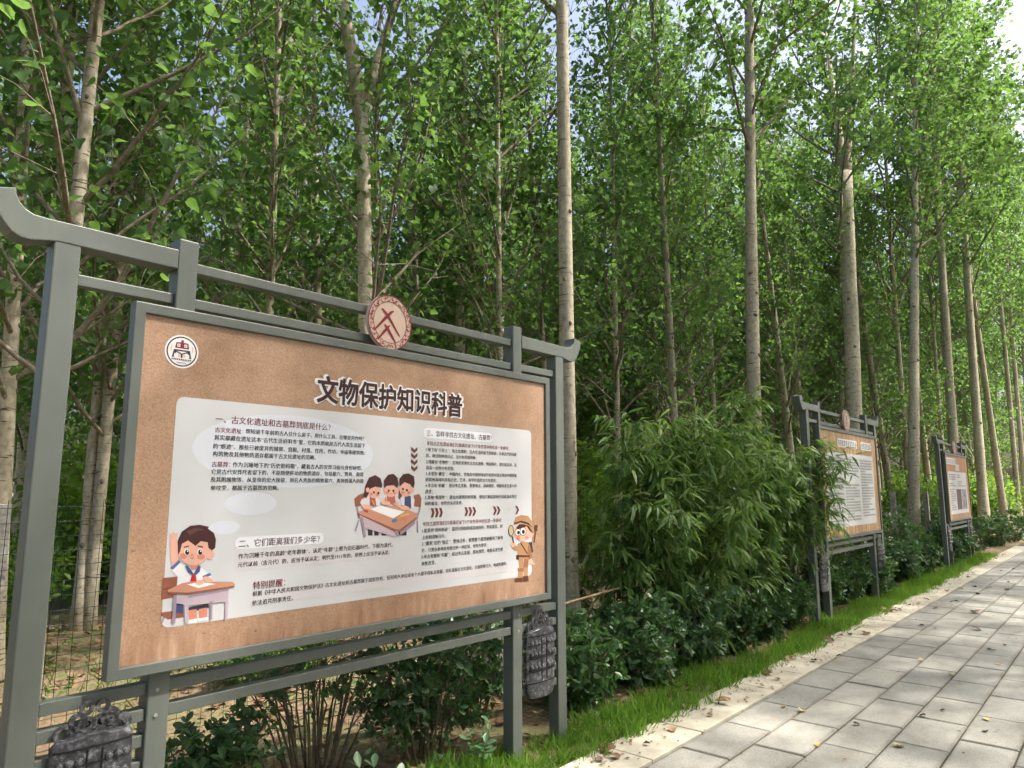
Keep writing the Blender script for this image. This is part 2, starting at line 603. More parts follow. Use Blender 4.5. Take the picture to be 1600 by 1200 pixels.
def slab_mesh(name, lx, ly, t, c, mat):
    x, y = lx / 2, ly / 2
    vs_ = [(-x, -y, -t), (x, -y, -t), (x, y, -t), (-x, y, -t), (-x, -y, -c), (x, -y, -c), (x, y, -c), (-x, y, -c),
           (-x + c, -y + c, 0), (x - c, -y + c, 0), (x - c, y - c, 0), (-x + c, y - c, 0)]
    fs = [(8, 9, 10, 11)]
    for k in range(4):
        n_ = (k + 1) % 4
        fs += [(k, n_, n_ + 4, k + 4), (k + 4, n_ + 4, n_ + 8, k + 8)]
    return MB().add(vs_, fs).mesh(name, mat)


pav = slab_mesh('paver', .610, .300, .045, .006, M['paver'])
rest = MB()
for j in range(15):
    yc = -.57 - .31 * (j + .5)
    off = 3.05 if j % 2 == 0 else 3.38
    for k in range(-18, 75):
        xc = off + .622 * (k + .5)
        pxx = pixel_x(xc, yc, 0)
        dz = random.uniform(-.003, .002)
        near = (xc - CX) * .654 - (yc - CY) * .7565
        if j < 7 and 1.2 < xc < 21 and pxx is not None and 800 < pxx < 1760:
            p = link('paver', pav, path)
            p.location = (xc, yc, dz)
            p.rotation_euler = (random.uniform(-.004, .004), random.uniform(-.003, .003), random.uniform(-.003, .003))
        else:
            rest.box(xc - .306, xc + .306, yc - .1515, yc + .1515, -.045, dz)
r_ = rest.build('paver_field', M['paver'], path)
tag(r_, kind='stuff')

kerb = MB().box(-12, 40, -.553, -.232, -.058, -.012).build('kerb_bed', M['mortar'])
tag(kerb, 'edging strip of cream stone slabs beside the pavers', kind='structure')
kb = slab_mesh('kerb_slab', .614, .33, .045, .004, M['kerb'])
for k in range(-8, 32):
    xc = 2.74 + .622 * (k + .5)
    p = link('kerb_slab', kb, kerb)
    p.location = (xc, -.392, .006 + random.uniform(-.003, .003))
    p.rotation_euler = (random.uniform(-.006, .006), random.uniform(-.004, .004), 0)
# ------------------------------------------------------------------ information boards
K = .2125
ZO = {1: (220, 480), 2: (540, 580), 3: (220, 720), 4: (540, 740)}
YP = 0.014                                                  # printed sheet, set back in the frame


def P(z, x, y):
    """point of the first board's printed sheet, from a detail of the photo"""
    p = at(ZO[z][0] + x * K, ZO[z][1] + y * K, YP)
    return float(p[0]), float(p[2])


def arc(cx, cz, r, a0, a1, n=6):
    return [(cx + r * math.cos(R(a0 + (a1 - a0) * i / n)), cz + r * math.sin(R(a0 + (a1 - a0) * i / n))) for i in range(n + 1)]


def rrect(x0, x1, z0, z1, r):
    return arc(x1 - r, z0 + r, r, -90, 0) + arc(x1 - r, z1 - r, r, 0, 90) + arc(x0 + r, z1 - r, r, 90, 180) + arc(x0 + r, z0 + r, r, 180, 270)


def ell(cx, cz, rx, rz, n=28, a0=0.0):
    return [(cx + rx * math.cos(2 * math.pi * i / n + a0), cz + rz * math.sin(2 * math.pi * i / n + a0)) for i in range(n)]


def ring_mesh(b, x0, x1, z0, z1, t, y0, y1):
    o_, i_ = [(x0, z0), (x1, z0), (x1, z1), (x0, z1)], [(x0 + t, z0 + t), (x1 - t, z0 + t), (x1 - t, z1 - t), (x0 + t, z1 - t)]
    vs_ = [(x, y0, z) for x, z in o_] + [(x, y0, z) for x, z in i_] + [(x, y1, z) for x, z in o_] + [(x, y1, z) for x, z in i_]
    fs = []
    for k in range(4):
        n_ = (k + 1) % 4
        fs += [(k, n_, n_ + 4, k + 4), (k + 8, k + 12, n_ + 12, n_ + 8), (k, k + 8, n_ + 8, n_), (k + 4, n_ + 4, n_ + 12, k + 12)]
    b.add(vs_, fs)
    return b


def text_mesh(name, body, x0, x1, zc, mat, y, bold=0.0, tall=1.0, res=1):
    c = bpy.data.curves.new('t', 'FONT')
    c.body = body
    c.resolution_u = res
    c.fill_mode = 'FRONT'
    to = bpy.data.objects.new('t', c)
    COL.objects.link(to)
    me = bpy.data.meshes.new_from_object(to.evaluated_get(bpy.context.evaluated_depsgraph_get()))
    bpy.data.objects.remove(to)
    bpy.data.curves.remove(c)
    me.calc_loop_triangles()
    n = len(me.vertices)
    co = np.empty(n * 3, np.float32)
    me.vertices.foreach_get('co', co)
    co = co.reshape(-1, 3)
    tri = np.empty(len(me.loop_triangles) * 3, np.int32)
    me.loop_triangles.foreach_get('vertices', tri)
    tri = tri.reshape(-1, 3)
    bpy.data.meshes.remove(me)
    lo, hi = co[:, 0].min(), co[:, 0].max()
    s = (x1 - x0) / (hi - lo)
    k = 1 if bold == 0 else (2 if bold < .03 else 12)
    V, F = [], []
    for i in range(k):
        if k == 2:
            dx, dz = (i - .5) * bold, 0
        else:
            dx, dz = bold * math.cos(2 * math.pi * i / 12) * (k > 1), bold * math.sin(2 * math.pi * i / 12) * (k > 1)
        V.append(np.stack([x0 + (co[:, 0] + dx - lo) * s, np.full(n, y - .00004 * i), zc + ((co[:, 1] - .38) * tall + dz) * s], 1))
        F.append(tri + n * i)
    V, F = np.concatenate(V), np.concatenate(F)
    b_ = MB()
    b_.v, b_.f, b_.m = V.tolist(), F.tolist(), [0] * len(F)
    return b_.mesh(name, mat)


PX = [(-.27, -.182), (.167, .249), (2.233, 2.316), (2.665, 2.752)]      # outer and inner posts
PY0, PY1 = .05, .13
MIDX = (PX[0][0] + PX[3][1]) / 2


def medallion(parent):
    cx, cz, r = 1.24, 2.372, .143
    d = MB().prism(ell(cx, cz, r, r, 48), .026, .044).build('medallion', mat_med, parent)
    y = .0245
    bb = MB()
    n = 48
    for r0, r1 in ((.1425, .1365), (.1085, .1055)):
        vs_ = [(cx + q * math.cos(2 * math.pi * i / n), y, cz + q * math.sin(2 * math.pi * i / n)) for q in (r0, r1) for i in range(n)]
        bb.add(vs_, [(i, i + n, (i + 1) % n + n, (i + 1) % n) for i in range(n)])
    bb.build('red_rim', ink(122, 28, 36), d)
    pat = MB()
    rr = random.Random(3)
    for i in range(30):                                      # the band of small curled ornaments
        a = 2 * math.pi * i / 30
        big = i % 5 != 0
        for k in range(5):
            aa = a + rr.uniform(-.075, .075)
            q = .122 + rr.uniform(-.011, .011)
            wd = rr.uniform(.003, .007) * (1 if big else .7)
            hh = rr.uniform(.0014, .0034)
            th = aa + rr.choice((0, math.pi / 2, math.pi / 4, -math.pi / 4))
            ct, st_ = math.cos(th), math.sin(th)
            px_, pz_ = cx + q * math.cos(aa), cz + q * math.sin(aa)
            pat.sheet([(px_ + ct * u - st_ * v, pz_ + st_ * u + ct * v) for u, v in ((-wd, -hh), (wd, -hh), (wd, hh), (-wd, hh))], y - .00012 * (k + 1))
    tag(pat.build('ornament_band', ink(140, 50, 55), d), kind='stuff')

    def Q(x, yy):
        p = at(560 + x * .09166, 450 + yy * .09166, .0245)
        return float(p[0]), float(p[2])
    for pts in ([(395, 340), (420, 345), (520, 455), (700, 800), (708, 838), (690, 825), (520, 540), (400, 365)],
                [(600, 382), (608, 400), (520, 490), (285, 718), (262, 722), (275, 690), (420, 520), (540, 400)],
                [(442, 608), (470, 625), (520, 680), (630, 905), (640, 945), (620, 930), (500, 740), (440, 630)],
                [(540, 632), (542, 650), (490, 720), (350, 868), (328, 875), (335, 845), (420, 730), (500, 645)]):
        q = [Q(*p) for p in pts][::-1]
        y -= .0002
        MB().sheet(q, y).build('emblem_stroke', ink(130, 24, 32), d)
    return d


bell_dark = mat_flat('bell_band', (.016, .016, .02), 0.4)
bell_stud = mat_flat('bell_stud', (.12, .122, .13), 0.25, .7)


def bell(parent, xc, zb):
    """flat cut-out of a bronze chime bell fixed to the slats"""
    w_, h_ = .135, .372
    out = [(xc - w_ * (1 - .10 * (1 - (k / 8)) * 0), 0) for k in range(0)]
    left = [(xc - w_ * (.90 + .10 * math.sin(math.pi * (.25 + .5 * k / 8))), zb + .045 + (h_ - .045) * k / 8) for k in range(9)]
    right = [(2 * xc - x, z) for x, z in left]
    bottom = [(xc - w_ * .93 * math.cos(math.pi * k / 10), zb + .045 - .045 * math.sin(math.pi * k / 10)) for k in range(1, 10)]
    top = [(xc + w_ * .93 * math.cos(math.pi * k / 8), zb + h_ + .022 * math.sin(math.pi * k / 8)) for k in range(1, 8)]
    y1 = .049
    mb_ = mat_bell(xc)
    rows_ = [(zb + .002 + .043 * (k / 4), w_ * .93 * math.sin(math.pi / 2 * min(1, .62 + .38 * k / 4))) for k in range(4)]
    rows_ += [(z, xc - x) for x, z in left]
    rows_ += [(zb + h_ + .012, w_ * .86), (zb + h_ + .02, w_ * .55)]
    NC = 14
    bulge = .030

    def yfront(x, hw):
        u = max(-1, min(1, (x - xc) / hw))
        return y1 - .006 - bulge * math.sqrt(max(0, 1 - u * u))
    vs_, fs = [], []
    for z, hw in rows_:
        for c in range(NC + 1):
            x = xc + hw * math.sin(math.pi * (c / NC - .5))
            vs_.append((x, yfront(x, hw), z))
    back = len(vs_)
    for z, hw in rows_:
        vs_ += [(xc - hw, y1, z), (xc + hw, y1, z)]
    nr_ = len(rows_)
    for k in range(nr_ - 1):
        for c in range(NC):
            a = k * (NC + 1) + c
            fs.append((a, a + 1, a + NC + 2, a + NC + 1))
        b0 = back + 2 * k
        fs += [(b0, k * (NC + 1), (k + 1) * (NC + 1), b0 + 2), (k * (NC + 1) + NC, b0 + 1, b0 + 3, (k + 1) * (NC + 1) + NC), (b0 + 1, b0, b0 + 2, b0 + 3)]
    fs.append(tuple(range(NC, -1, -1)) + (back, back + 1))
    fs.append(tuple(range((nr_ - 1) * (NC + 1), nr_ * (NC + 1))) + (back + 2 * nr_ - 1, back + 2 * nr_ - 2))
    p = MB().add(vs_, fs).build('bell_panel', mb_, parent, False)
    tag(p, 'dark bronze chime bell with rows of studs')

    def strip(z0_, z1_, xa, xb, n=14):
        q_ = []
        for zz in (z0_, z1_):
            for c in range(n + 1):
                x = xa + (xb - xa) * c / n
                q_.append((x, yfront(x, w_) - .0035, zz))
        for zz in (z0_, z1_):
            for c in range(n + 1):
                x = xa + (xb - xa) * c / n
                q_.append((x, yfront(x, w_) + .004, zz))
        m_ = n + 1
        f_ = [(c, c + 1, c + 1 + m_, c + m_) for c in range(n)]
        f_ += [(c + 2 * m_, c, c + m_, c + 3 * m_) for c in (0,)] + [(c + m_, c + m_ + 1, c + 3 * m_ + 1, c + 3 * m_) for c in range(n)] + [(c + 1, c, c + 2 * m_, c + 2 * m_ + 1) for c in range(n)]
        MB().add(q_, f_).build('band', bell_dark, p)
    for zz in (.085, .15, .16, .225, .235, .30, .352):
        strip(zb + zz, zb + zz + .006, xc - w_ * .93, xc + w_ * .93)
    for sx in (-.024, .024):
        strip(zb + .10, zb + .345, xc + sx - .002, xc + sx + .002, 1)
    for row in (.19, .265, .325):
        for sx in (-.104, -.077, -.047, .047, .077, .104):
            yf = yfront(xc + sx, w_) + .003
            bb = MB()
            for r0, r1, ya, yb in ((.0155, .013, 0, .009), (.0095, .006, .009, .016)):
                n = 10
                vs_ = [(xc + sx + r0 * math.cos(2 * math.pi * i / n), yf - ya, zb + row - .012 + r0 * math.sin(2 * math.pi * i / n)) for i in range(n)]
                vs_ += [(xc + sx + r1 * math.cos(2 * math.pi * i / n), yf - yb, zb + row - .012 + r1 * math.sin(2 * math.pi * i / n)) for i in range(n)]
                bb.add(vs_, [(i, i + n, (i + 1) % n + n, (i + 1) % n)[::-1] for i in range(n)] + [tuple(range(n, 2 * n))], 1 if ya > 0 else 0)
            bb.build('stud', [mb_, bell_stud], p)
    # the pair of curled beasts that make the hanger, with open loops
    cr = MB()
    zt = zb + h_ + .012

    def loop(cx, cz, r0, r1, a0=0, a1=360, sx=1.0):
        n = 16
        full = a1 - a0 >= 360
        m = n if full else n + 1
        vs_ = []
        for yq in (y1 - .0075, y1 - .001):
            for q in (r0, r1):
                for i in range(m):
                    a = R(a0 + (a1 - a0) * i / n)
                    vs_.append((cx + sx * q * math.cos(a), yq, cz + q * math.sin(a)))
        fs = []
        for i in range(n):
            j = (i + 1) % m
            fs += [(i, j, j + m, i + m), (i + 2 * m, i + 3 * m, j + 3 * m, j + 2 * m), (i, i + 2 * m, j + 2 * m, j), (i + m, j + m, j + 3 * m, i + 3 * m)]
        cr.add(vs_, fs)
    for s in (-1, 1):
        loop(xc + s * .026, zt + .092, .024, .009)
        loop(xc + s * .052, zt + .052, .032, .014)
        loop(xc + s * .092, zt + .022, .034, .018)
        loop(xc + s * .022, zt + .040, .026, .012, sx=1.1)
    cr.box(xc - .06, xc + .06, y1 - .0072, y1 - .0012, zt - .004, zt + .016)
    cr.build('hanger_crest', mb_, p)
    return p


def board_structure(root):
    """posts, curled beams, rails, slats, frame: the same on all three boards"""
    for i, (a, c) in enumerate(PX):
        top = 2.470 if i in (0, 3) else 2.535
        bevel(MB().box(a, c, PY0, PY1, -.06, top).build('post', M['paint'], root), .006)
    # upswept end beams
    pts_top = [(25, 293), (26, 303), (31, 315), (40, 326), (54, 335), (75, 341)]
    pts_bot = [(47, 375), (32, 371), (18, 362), (7, 349), (-4, 331), (-12, 312), (-16, 291)]
    up = [(float(p[0]), float(p[2])) for p in (at(x, y, PY0) for x, y in pts_top)]
    lo = [(float(p[0]), float(p[2])) for p in (at(x, y, PY0) for x, y in pts_bot)]
    prof = [(.1665, 2.404), (.1665, 2.484), (-.18, 2.481)] + up[::-1] + lo[::-1] + [(-.26, 2.404)]
    for s in (0, 1):
        q = prof[::-1] if s == 0 else [(2 * MIDX - x, z) for x, z in prof]
        bevel(MB().prism(q, PY0 - .003, PY1 + .003).build('upswept_beam', M['paint'], root), .004)
    for z0, z1 in ((2.407, 2.450), (2.257, 2.300)):
        bevel(MB().box(.25, 2.232, .065, .115, z0, z1).build('top_rail', M['paint'], root), .004)
    for a, c in ((-.181, .166), (2.317, 2.664)):
        bevel(MB().box(a, c, .068, .112, 2.263, 2.306).build('short_rail', M['paint'], root), .004)
        for k in range(6):
            zt = .818 - .0905 * k
            bevel(MB().box(a, c, .062, .112, zt - .043, zt).build('slat', M['paint'], root), .003)
    for zt in (.818, .728):
        bevel(MB().box(.25, 2.232, .064, .112, zt - .044, zt).build('lower_rail', M['paint'], root), .004)
    for x in (.2, 2.28):
        for zt in (.79, .70):
            cyl = MB()
            cyl.add([(x + .05 * 0 + .007 * math.cos(t), PY0 - .004 * q, zt + .007 * math.sin(t)) for q in (0, 1) for t in [2 * math.pi * i / 8 for i in range(8)]],
                    [(i, (i + 1) % 8, (i + 1) % 8 + 8, i + 8) for i in range(8)] + [tuple(range(8, 16))])
            cyl.build('bolt', M['steel'], root)
    fr = ring_mesh(MB(), 0, 2.5355, .859, 2.232, .041, 0, .049).build('frame', M['paint'], root)
    bevel(fr, .004)
    MB().box(.03, 2.505, .034, .0485, .89, 2.20).build('back_plate', M['paint'], root)
    medallion(root)
    bell(root, -.012, .30)
    bell(root, 2.478, .30)


mat_med = mat_noise('medallion_enamel', (.62, .44, .36), (.68, .50, .42), 6, 0.4, 0)


class Print:
    """ink on the sheet: each colour lies a hair in front of the one below"""
    def __init__(self, parent, name='printed_picture'):
        self.b, self.mats, self.y, self.parent, self.name = MB(), [], YP - .0012, parent, name

    def mi(self, c):
        m = ink(*c)
        if m not in self.mats:
            self.mats.append(m)
        return self.mats.index(m)

    def poly(self, pts, c):
        a = sum(p[0] * q[1] - q[0] * p[1] for p, q in zip(pts, pts[1:] + pts[:1]))
        self.y -= .00006
        self.b.sheet(pts if a > 0 else pts[::-1], self.y, self.mi(c))
        return self

    def done(self):
        return self.b.build(self.name, self.mats, self.parent)


def chevron(b, x, z, w_, h_, t, y, down=False):
    pts = [(0, h_), (t, h_), (w_, 0), (t, -h_), (0, -h_), (w_ - t, 0)]
    if down:
        pts = [(-zz, -xx) for xx, zz in pts][::-1] if False else [(zz, -xx) for xx, zz in pts]
    a = sum(p[0] * q[1] - q[0] * p[1] for p, q in zip(pts, pts[1:] + pts[:1]))
    if a < 0:
        pts = pts[::-1]
    b.sheet([(x + p, z + q) for p, q in pts], y)


# ---- first board
board = empty('information_board', (0, 0, 0))
tag(board, 'nearest grey-green framed board explaining relic protection with cartoon children', 'notice board', 'information boards along the path')
board_structure(board)
sheet = MB().box(.0415, 2.494, YP, .0335, .9005, 2.1905).build('poster', M['kraft'], board)
tag(sheet, 'brown kraft poster with white text panel')
x0, zt = P(1, 262, 668)
x1, _ = P(2, 1365, 600)
zt = (P(1, 262, 660)[1] + P(2, 1350, 432)[1]) / 2
zb = (P(3, 150, 1232)[1] + P(4, 1365, 748)[1]) / 2
xl = (P(1, 262, 700)[0] + P(3, 150, 1180)[0]) / 2
MB().sheet(rrect(xl, x1, zb, zt, .03), YP - .0006).build('white_panel', M['white'], sheet)
pr = Print(sheet, 'bubble_print')
pr.y = YP - .0009
bub = (219, 221, 233)
cL, cR = at(300, 703, YP), at(583, 706, YP)
cT, cB = at(445, 648, YP), at(430, 762, YP)
pr.poly(ell((cL[0] + cR[0]) / 2, (cT[2] + cB[2]) / 2, (cR[0] - cL[0]) / 2, (cT[2] - cB[2]) / 2, 48), bub)
for (xa, xb, ya, yb) in ((350, 432, 769, 805), (326, 375, 813.5, 835)):
    a_, b_ = at(xa, (ya + yb) / 2, YP), at(xb, (ya + yb) / 2, YP)
    t_, u_ = at((xa + xb) / 2, ya, YP), at((xa + xb) / 2, yb, YP)
    pr.poly(ell((a_[0] + b_[0]) / 2, (t_[2] + u_[2]) / 2, (b_[0] - a_[0]) / 2, (t_[2] - u_[2]) / 2, 36), bub)


def rr_between(z_, xa, ya0, ya1, z2_, xb, yb0, yb1, c, r=.02):
    A0, A1, B0, B1 = P(z_, xa, ya0), P(z_, xa, ya1), P(z2_, xb, yb0), P(z2_, xb, yb1)
    zt_, zb_ = (A0[1] + B0[1]) / 2, (A1[1] + B1[1]) / 2
    pr.poly(rrect((A0[0] + A1[0]) / 2, (B0[0] + B1[0]) / 2, zb_, zt_, min(r, (zt_ - zb_) * .49)), c)


rr_between(3, 686, 665, 815, 4, 358, 492, 620, (214, 208, 214))
rr_between(3, 690, 560, 645, 3, 1345, 530, 615, (234, 234, 242), .03)
rr_between(3, 800, 975, 1075, 4, 1195, 645, 720, (214, 208, 214))
rr_between(2, 572, 422, 495, 2, 1080, 450, 518, (234, 234, 242), .03)
pr.done()
INK, RED = ink(38, 36, 42), ink(122, 52, 60)


def line(body, a, b_, mat=INK, bold=.02, tall=1.0, name='text_line'):
    A, B = P(*a), P(*b_)
    me = text_mesh(name, body, A[0], B[0], (A[1] + B[1]) / 2, mat, YP - .0022, bold, tall)
    tag(link(name, me, sheet), kind='stuff')


TXT = [
    ('想知道千年前的古人住什么房子、用什么工具、在哪里劳作吗？', (1, 770, 912), (2, 135, 495)),
    ('其实都藏在遗址这本“古代生活说明书”里，它的本质就是古代人类生活留下', (1, 540, 960), (2, 142, 545)),
    ('的“痕迹”，那些已被废弃的城郭、宫殿、村落、住所、作坊、寺庙等建筑物、', (1, 532, 1020), (2, 142, 602)),
    ('构筑物及其他物质遗存都属于古文化遗址的范畴。', (1, 528, 1078), (1, 1285, 1105)),
    ('作为沉睡地下的“历史密码箱”，藏着古人的安葬习俗与身份秘密。', (1, 675, 1160), (2, 120, 710)),
    ('它是古代安葬死者留下的、不能随便移动的物质遗存，包括墓穴、葬具、墓塔', (3, 518, 82), (2, 130, 757)),
    ('及其附属物等。从皇帝的宏大陵寝，到名人贵族的精致墓穴，再到普通人的简', (3, 512, 140), (2, 130, 805)),
    ('单坟茔，都属于古墓葬的范畴。', (3, 512, 198), (3, 1012, 200)),
    ('作为沉睡千年的高龄“老年群体”，认定“年龄”上限为旧石器时代，下限为清代。', (3, 715, 700), (4, 345, 525)),
    ('元代以前（含元代）的，应当予以认定；明代至1911年的，原则上应当予以认定。', (3, 712, 762), (4, 322, 580)),
    ('根据《中华人民共和国文物保护法》古文化遗址和古墓葬属于国家所有，任何用人单位或者个人都不得私自发掘，如有盗掘古文化遗址、古墓葬等行为，构成犯罪的，', (3, 820, 980), (4, 1185, 660)),
    ('依法追究刑事责任。', (3, 818, 1042), (3, 1118, 1012)),
    ('1.地下有“千层土”：有文化堆积，古人生活所留下的痕迹，比如古代的垃圾', (2, 590, 578), (2, 1255, 610)),
    ('坑、烧过的地基印记，呈分布范围明晰；', (2, 590, 622), (2, 960, 634)),
    ('2.埋藏有“老物件”：在地表发现有古文化遗物，例如陶片、瓷片和瓦块，且', (2, 590, 665), (2, 1255, 690)),
    ('具有一定的分布范围；', (2, 590, 710), (2, 797, 716)),
    ('3.水里有“藏宝”：中国内水、领海及中国领海以外依照中国法律由中国管辖', (2, 588, 753), (2, 1255, 766)),
    ('的其他海域内具有历史、艺术、科学价值的古文化遗存；', (2, 588, 797), (2, 1110, 803)),
    ('4.考古有“依据”：经过考古发掘，重要地点、具体情形、地貌未发生重大的', (2, 585, 840), (2, 1255, 843)),
    ('改变；', (2, 585, 885), (2, 640, 885)),
    ('5.其他“零部件”：遗址内建筑的构筑物，哪怕只剩局部构件或者基本等空', (2, 583, 930), (2, 1255, 920)),
    ('间的基址，也符合认定条件。', (2, 583, 972), (2, 860, 968)),
    ('1.能看到“原料痕迹”：墓葬光制结构或遗迹尚存，例如墓室、封', (4, 562, 420), (4, 1152, 385)),
    ('土形制清晰可见；', (4, 562, 468), (4, 732, 460)),
    ('2.“搬家”后仍“独立”：整体迁移，就算整个墓葬被搬到了新地', (4, 560, 515), (4, 1155, 470)),
    ('方，只要在新地址有独立的一块区域，也符合要求；', (4, 558, 560), (4, 1040, 528)),
    ('3.考古发掘有“实据”：经过考古发掘，原址埋葬，地貌未发生根', (4, 556, 610), (4, 1155, 558)),
    ('本性改变。', (4, 555, 660), (4, 660, 655)),
]
for body, a, b_ in TXT:
    line(body, a, b_, bold=.025)
line('一、古文化遗址和古墓葬到底是什么？', (1, 550, 822), (1, 1395, 882), RED, .02)
line('古文化遗址：', (1, 545, 903), (1, 752, 910), RED, .02)
line('古墓葬：', (1, 520, 1152), (1, 655, 1158), RED, .02)
line('二、它们距离我们多少年？', (3, 720, 608), (3, 1315, 575), ink(90, 52, 62), .015)
line('三、怎样寻找古文化遗址、古墓葬？', (2, 595, 455), (2, 1075, 490), ink(90, 52, 62), .02)
line('特别提醒：', (3, 825, 915), (3, 1060, 895), RED, .025)
line('寻找古文化遗址我们只需满足以下5个条件其中的任意一条即可：', (2, 595, 530), (2, 1200, 566), RED, .025)
line('寻找古墓葬我们只需满足以下3个条件其中的任意一条即可：', (4, 565, 370), (4, 1150, 342), RED, .02)
A, B = P(1, 1303, 608), P(2, 850, 250)
for nm, off, yy, mt, grow in (('title_outline', .085, YP - .0012, ink(236, 234, 238), .012), ('title_lettering', .030, YP - .0024, ink(58, 26, 32), .003)):
    me = text_mesh(nm, '文物保护知识科普', A[0] - grow, B[0] + grow, (A[1] + B[1]) / 2, mt, yy, off, 1.12, 2)
    tag(link(nm, me, sheet), kind='stuff')
# arrows
ab = MB()
for x in (625, 655, 685, 872, 901, 930, 1082, 1108, 1246):
    q, q2 = P(2, x, 1035), P(2, x + 28, 1035)
    chevron(ab, q[0], P(2, 900, 1032)[1], q2[0] - q[0], .024, .017, YP - .0022)
tag(ab.build('arrow_row', ink(112, 62, 55), sheet), kind='stuff')
ab = MB()
for y in (556, 600, 646, 692):
    q = P(2, 504, y)
    chevron(ab, q[0], q[1], .032, .021, .017, YP - .0022, True)
tag(ab.build('arrow_column', ink(112, 62, 55), sheet), kind='stuff')
# round emblem at the top left
lc = at(284, 549.5, YP)
lx, lz = float(lc[0]), float(lc[2])
lr = float(abs(at(310, 552, YP)[0] - lx))
pr = Print(sheet, 'emblem_print')
pr.poly(ell(lx, lz, lr, lr, 40), (236, 232, 234)).poly(ell(lx, lz, lr * .9, lr * .9, 40), (52, 40, 52)).poly(ell(lx, lz, lr * .82, lr * .82, 40), (236, 232, 234))


def E_(pts, c):
    pr.poly([(lx + lr * x, lz + lr * z) for x, z in pts], c)


mr, dk = (122, 40, 48), (58, 44, 56)
E_([(-.42, .18), (.42, .18), (.36, .52), (.08, .55), (.06, .7), (-.06, .7), (-.08, .55), (-.36, .52)], mr)
for sx in (-1, 1):
    E_([(sx * .12, .27), (sx * .3, .27), (sx * .28, .45), (sx * .12, .45)], (236, 232, 234))
    E_([(sx * .17, .32), (sx * .24, .32), (sx * .23, .40), (sx * .17, .40)], mr)
    E_([(sx * .40, .06), (sx * .48, .06), (sx * .58, -.38), (sx * .42, -.38), (sx * .46, -.30)], dk)
    E_([(sx * .08, -.2), (sx * .22, -.2), (sx * .22, -.34), (sx * .08, -.34)], (226, 186, 160))
    E_([(sx * .58, -.1), (sx * .68, .1), (sx * .62, .38), (sx * .56, .38), (sx * .6, .1)], (226, 186, 160))
E_([(-.48, .1), (.48, .1), (.48, .02), (-.48, .02)], dk)
E_([(-.42, .02), (-.34, .02), (0, -.12), (.34, .02), (.42, .02), (.42, -.14), (.36, -.14), (.34, -.05), (0, -.2), (-.34, -.05), (-.36, -.14), (-.42, -.14)], dk)
E_([(-.05, -.15), (.05, -.15), (.05, -.38), (-.05, -.38)], dk)
for i in range(11):
    x = -.58 + .108 * i
    E_([(x, -.44), (x + .07, -.44), (x + .07, -.53), (x, -.53)], dk)
E_([(-.3, -.66), (.3, -.66), (.26, -.69), (-.26, -.69)], mr)
pr.done()


def mk(pr_, z_):
    def pl(pts, c):
        pr_.poly([P(z_, x, y) for x, y in pts], c)

    def el(cx, cy, rx, ry, c, rot=0.0):
        ct, st_ = math.cos(R(rot)), math.sin(R(rot))
        pr_.poly([P(z_, cx + ct * rx * math.cos(t) - st_ * ry * math.sin(t), cy + st_ * rx * math.cos(t) + ct * ry * math.sin(t)) for t in [2 * math.pi * i / 22 for i in range(22)]], c)

    def ln(x0_, y0_, x1_, y1_, t, c):
        d = math.hypot(x1_ - x0_, y1_ - y0_)
        nx_, ny_ = -(y1_ - y0_) / d * t, (x1_ - x0_) / d * t
        pl([(x0_ + nx_, y0_ + ny_), (x1_ + nx_, y1_ + ny_), (x1_ - nx_, y1_ - ny_), (x0_ - nx_, y0_ - ny_)], c)
    return pl, el, ln


SK, SK2, HR, HR2 = (233, 178, 160), (214, 138, 120), (74, 44, 46), (104, 66, 66)
WD, WD2, WD3 = (204, 146, 122), (150, 92, 74), (116, 66, 54)
LIL, LIL2 = (196, 176, 190), (160, 140, 156)
# the boy with a raised hand at his desk
pr = Print(sheet, 'printed_boy')
pl, el, ln = mk(pr, 3)
pl([(160, 862), (268, 850), (262, 1000), (150, 1022)], WD2)
pl([(165, 940), (250, 925), (250, 935), (165, 950)], WD3)
pl([(150, 1115), (310, 1095), (315, 1150), (200, 1165), (150, 1140)], WD2)
ln(170, 1150, 150, 1195, 7, LIL2)
pl([(235, 1045), (310, 1040), (310, 1120), (240, 1118)], (70, 76, 126))
pl([(340, 1080), (495, 1045), (500, 1082), (420, 1100), (340, 1112)], (52, 56, 66))
pl([(340, 1100), (410, 1090), (412, 1160), (345, 1175)], SK2)
pl([(425, 1090), (488, 1078), (486, 1150), (428, 1162)], SK2)
pl([(340, 1172), (412, 1158), (412, 1185), (342, 1200)], (240, 238, 242))
pl([(420, 1160), (488, 1148), (490, 1165), (420, 1180)], (240, 238, 242))
pl([(262, 745), (300, 762), (385, 790), (440, 780), (520, 855), (525, 885), (430, 925), (262, 930), (270, 850), (215, 800)], (238, 236, 244))
pl([(262, 745), (300, 762), (250, 800), (215, 800)], (238, 236, 244))
pl([(212, 790), (272, 722), (292, 745), (235, 800)], (92, 110, 158))
pl([(450, 848), (505, 824), (518, 838), (462, 866)], (92, 110, 158))
pl([(215, 620), (270, 612), (276, 730), (228, 775), (214, 700)], SK)
el(240, 600, 29, 40, SK)
for x, y, r_ in ((222, 556, -8), (240, 545, 0), (258, 550, 8)):
    el(x, y, 9, 24, SK, r_)
el(282, 585, 10, 22, SK, 30)
el(510, 690, 30, 36, SK)
pl([(360, 755), (430, 755), (420, 800), (370, 800)], SK2)
el(385, 650, 122, 118, SK)
el(310, 700, 26, 22, SK2); el(440, 705, 28, 22, SK2)
pl([(272, 690), (268, 590), (300, 520), (360, 478), (430, 470), (500, 485), (490, 498), (535, 530), (550, 578), (545, 640), (520, 660), (495, 640), (490, 600), (440, 590), (400, 625), (345, 585), (300, 610), (285, 670)], HR)
pl([(330, 520), (400, 492), (470, 505), (420, 515), (360, 545)], HR2)
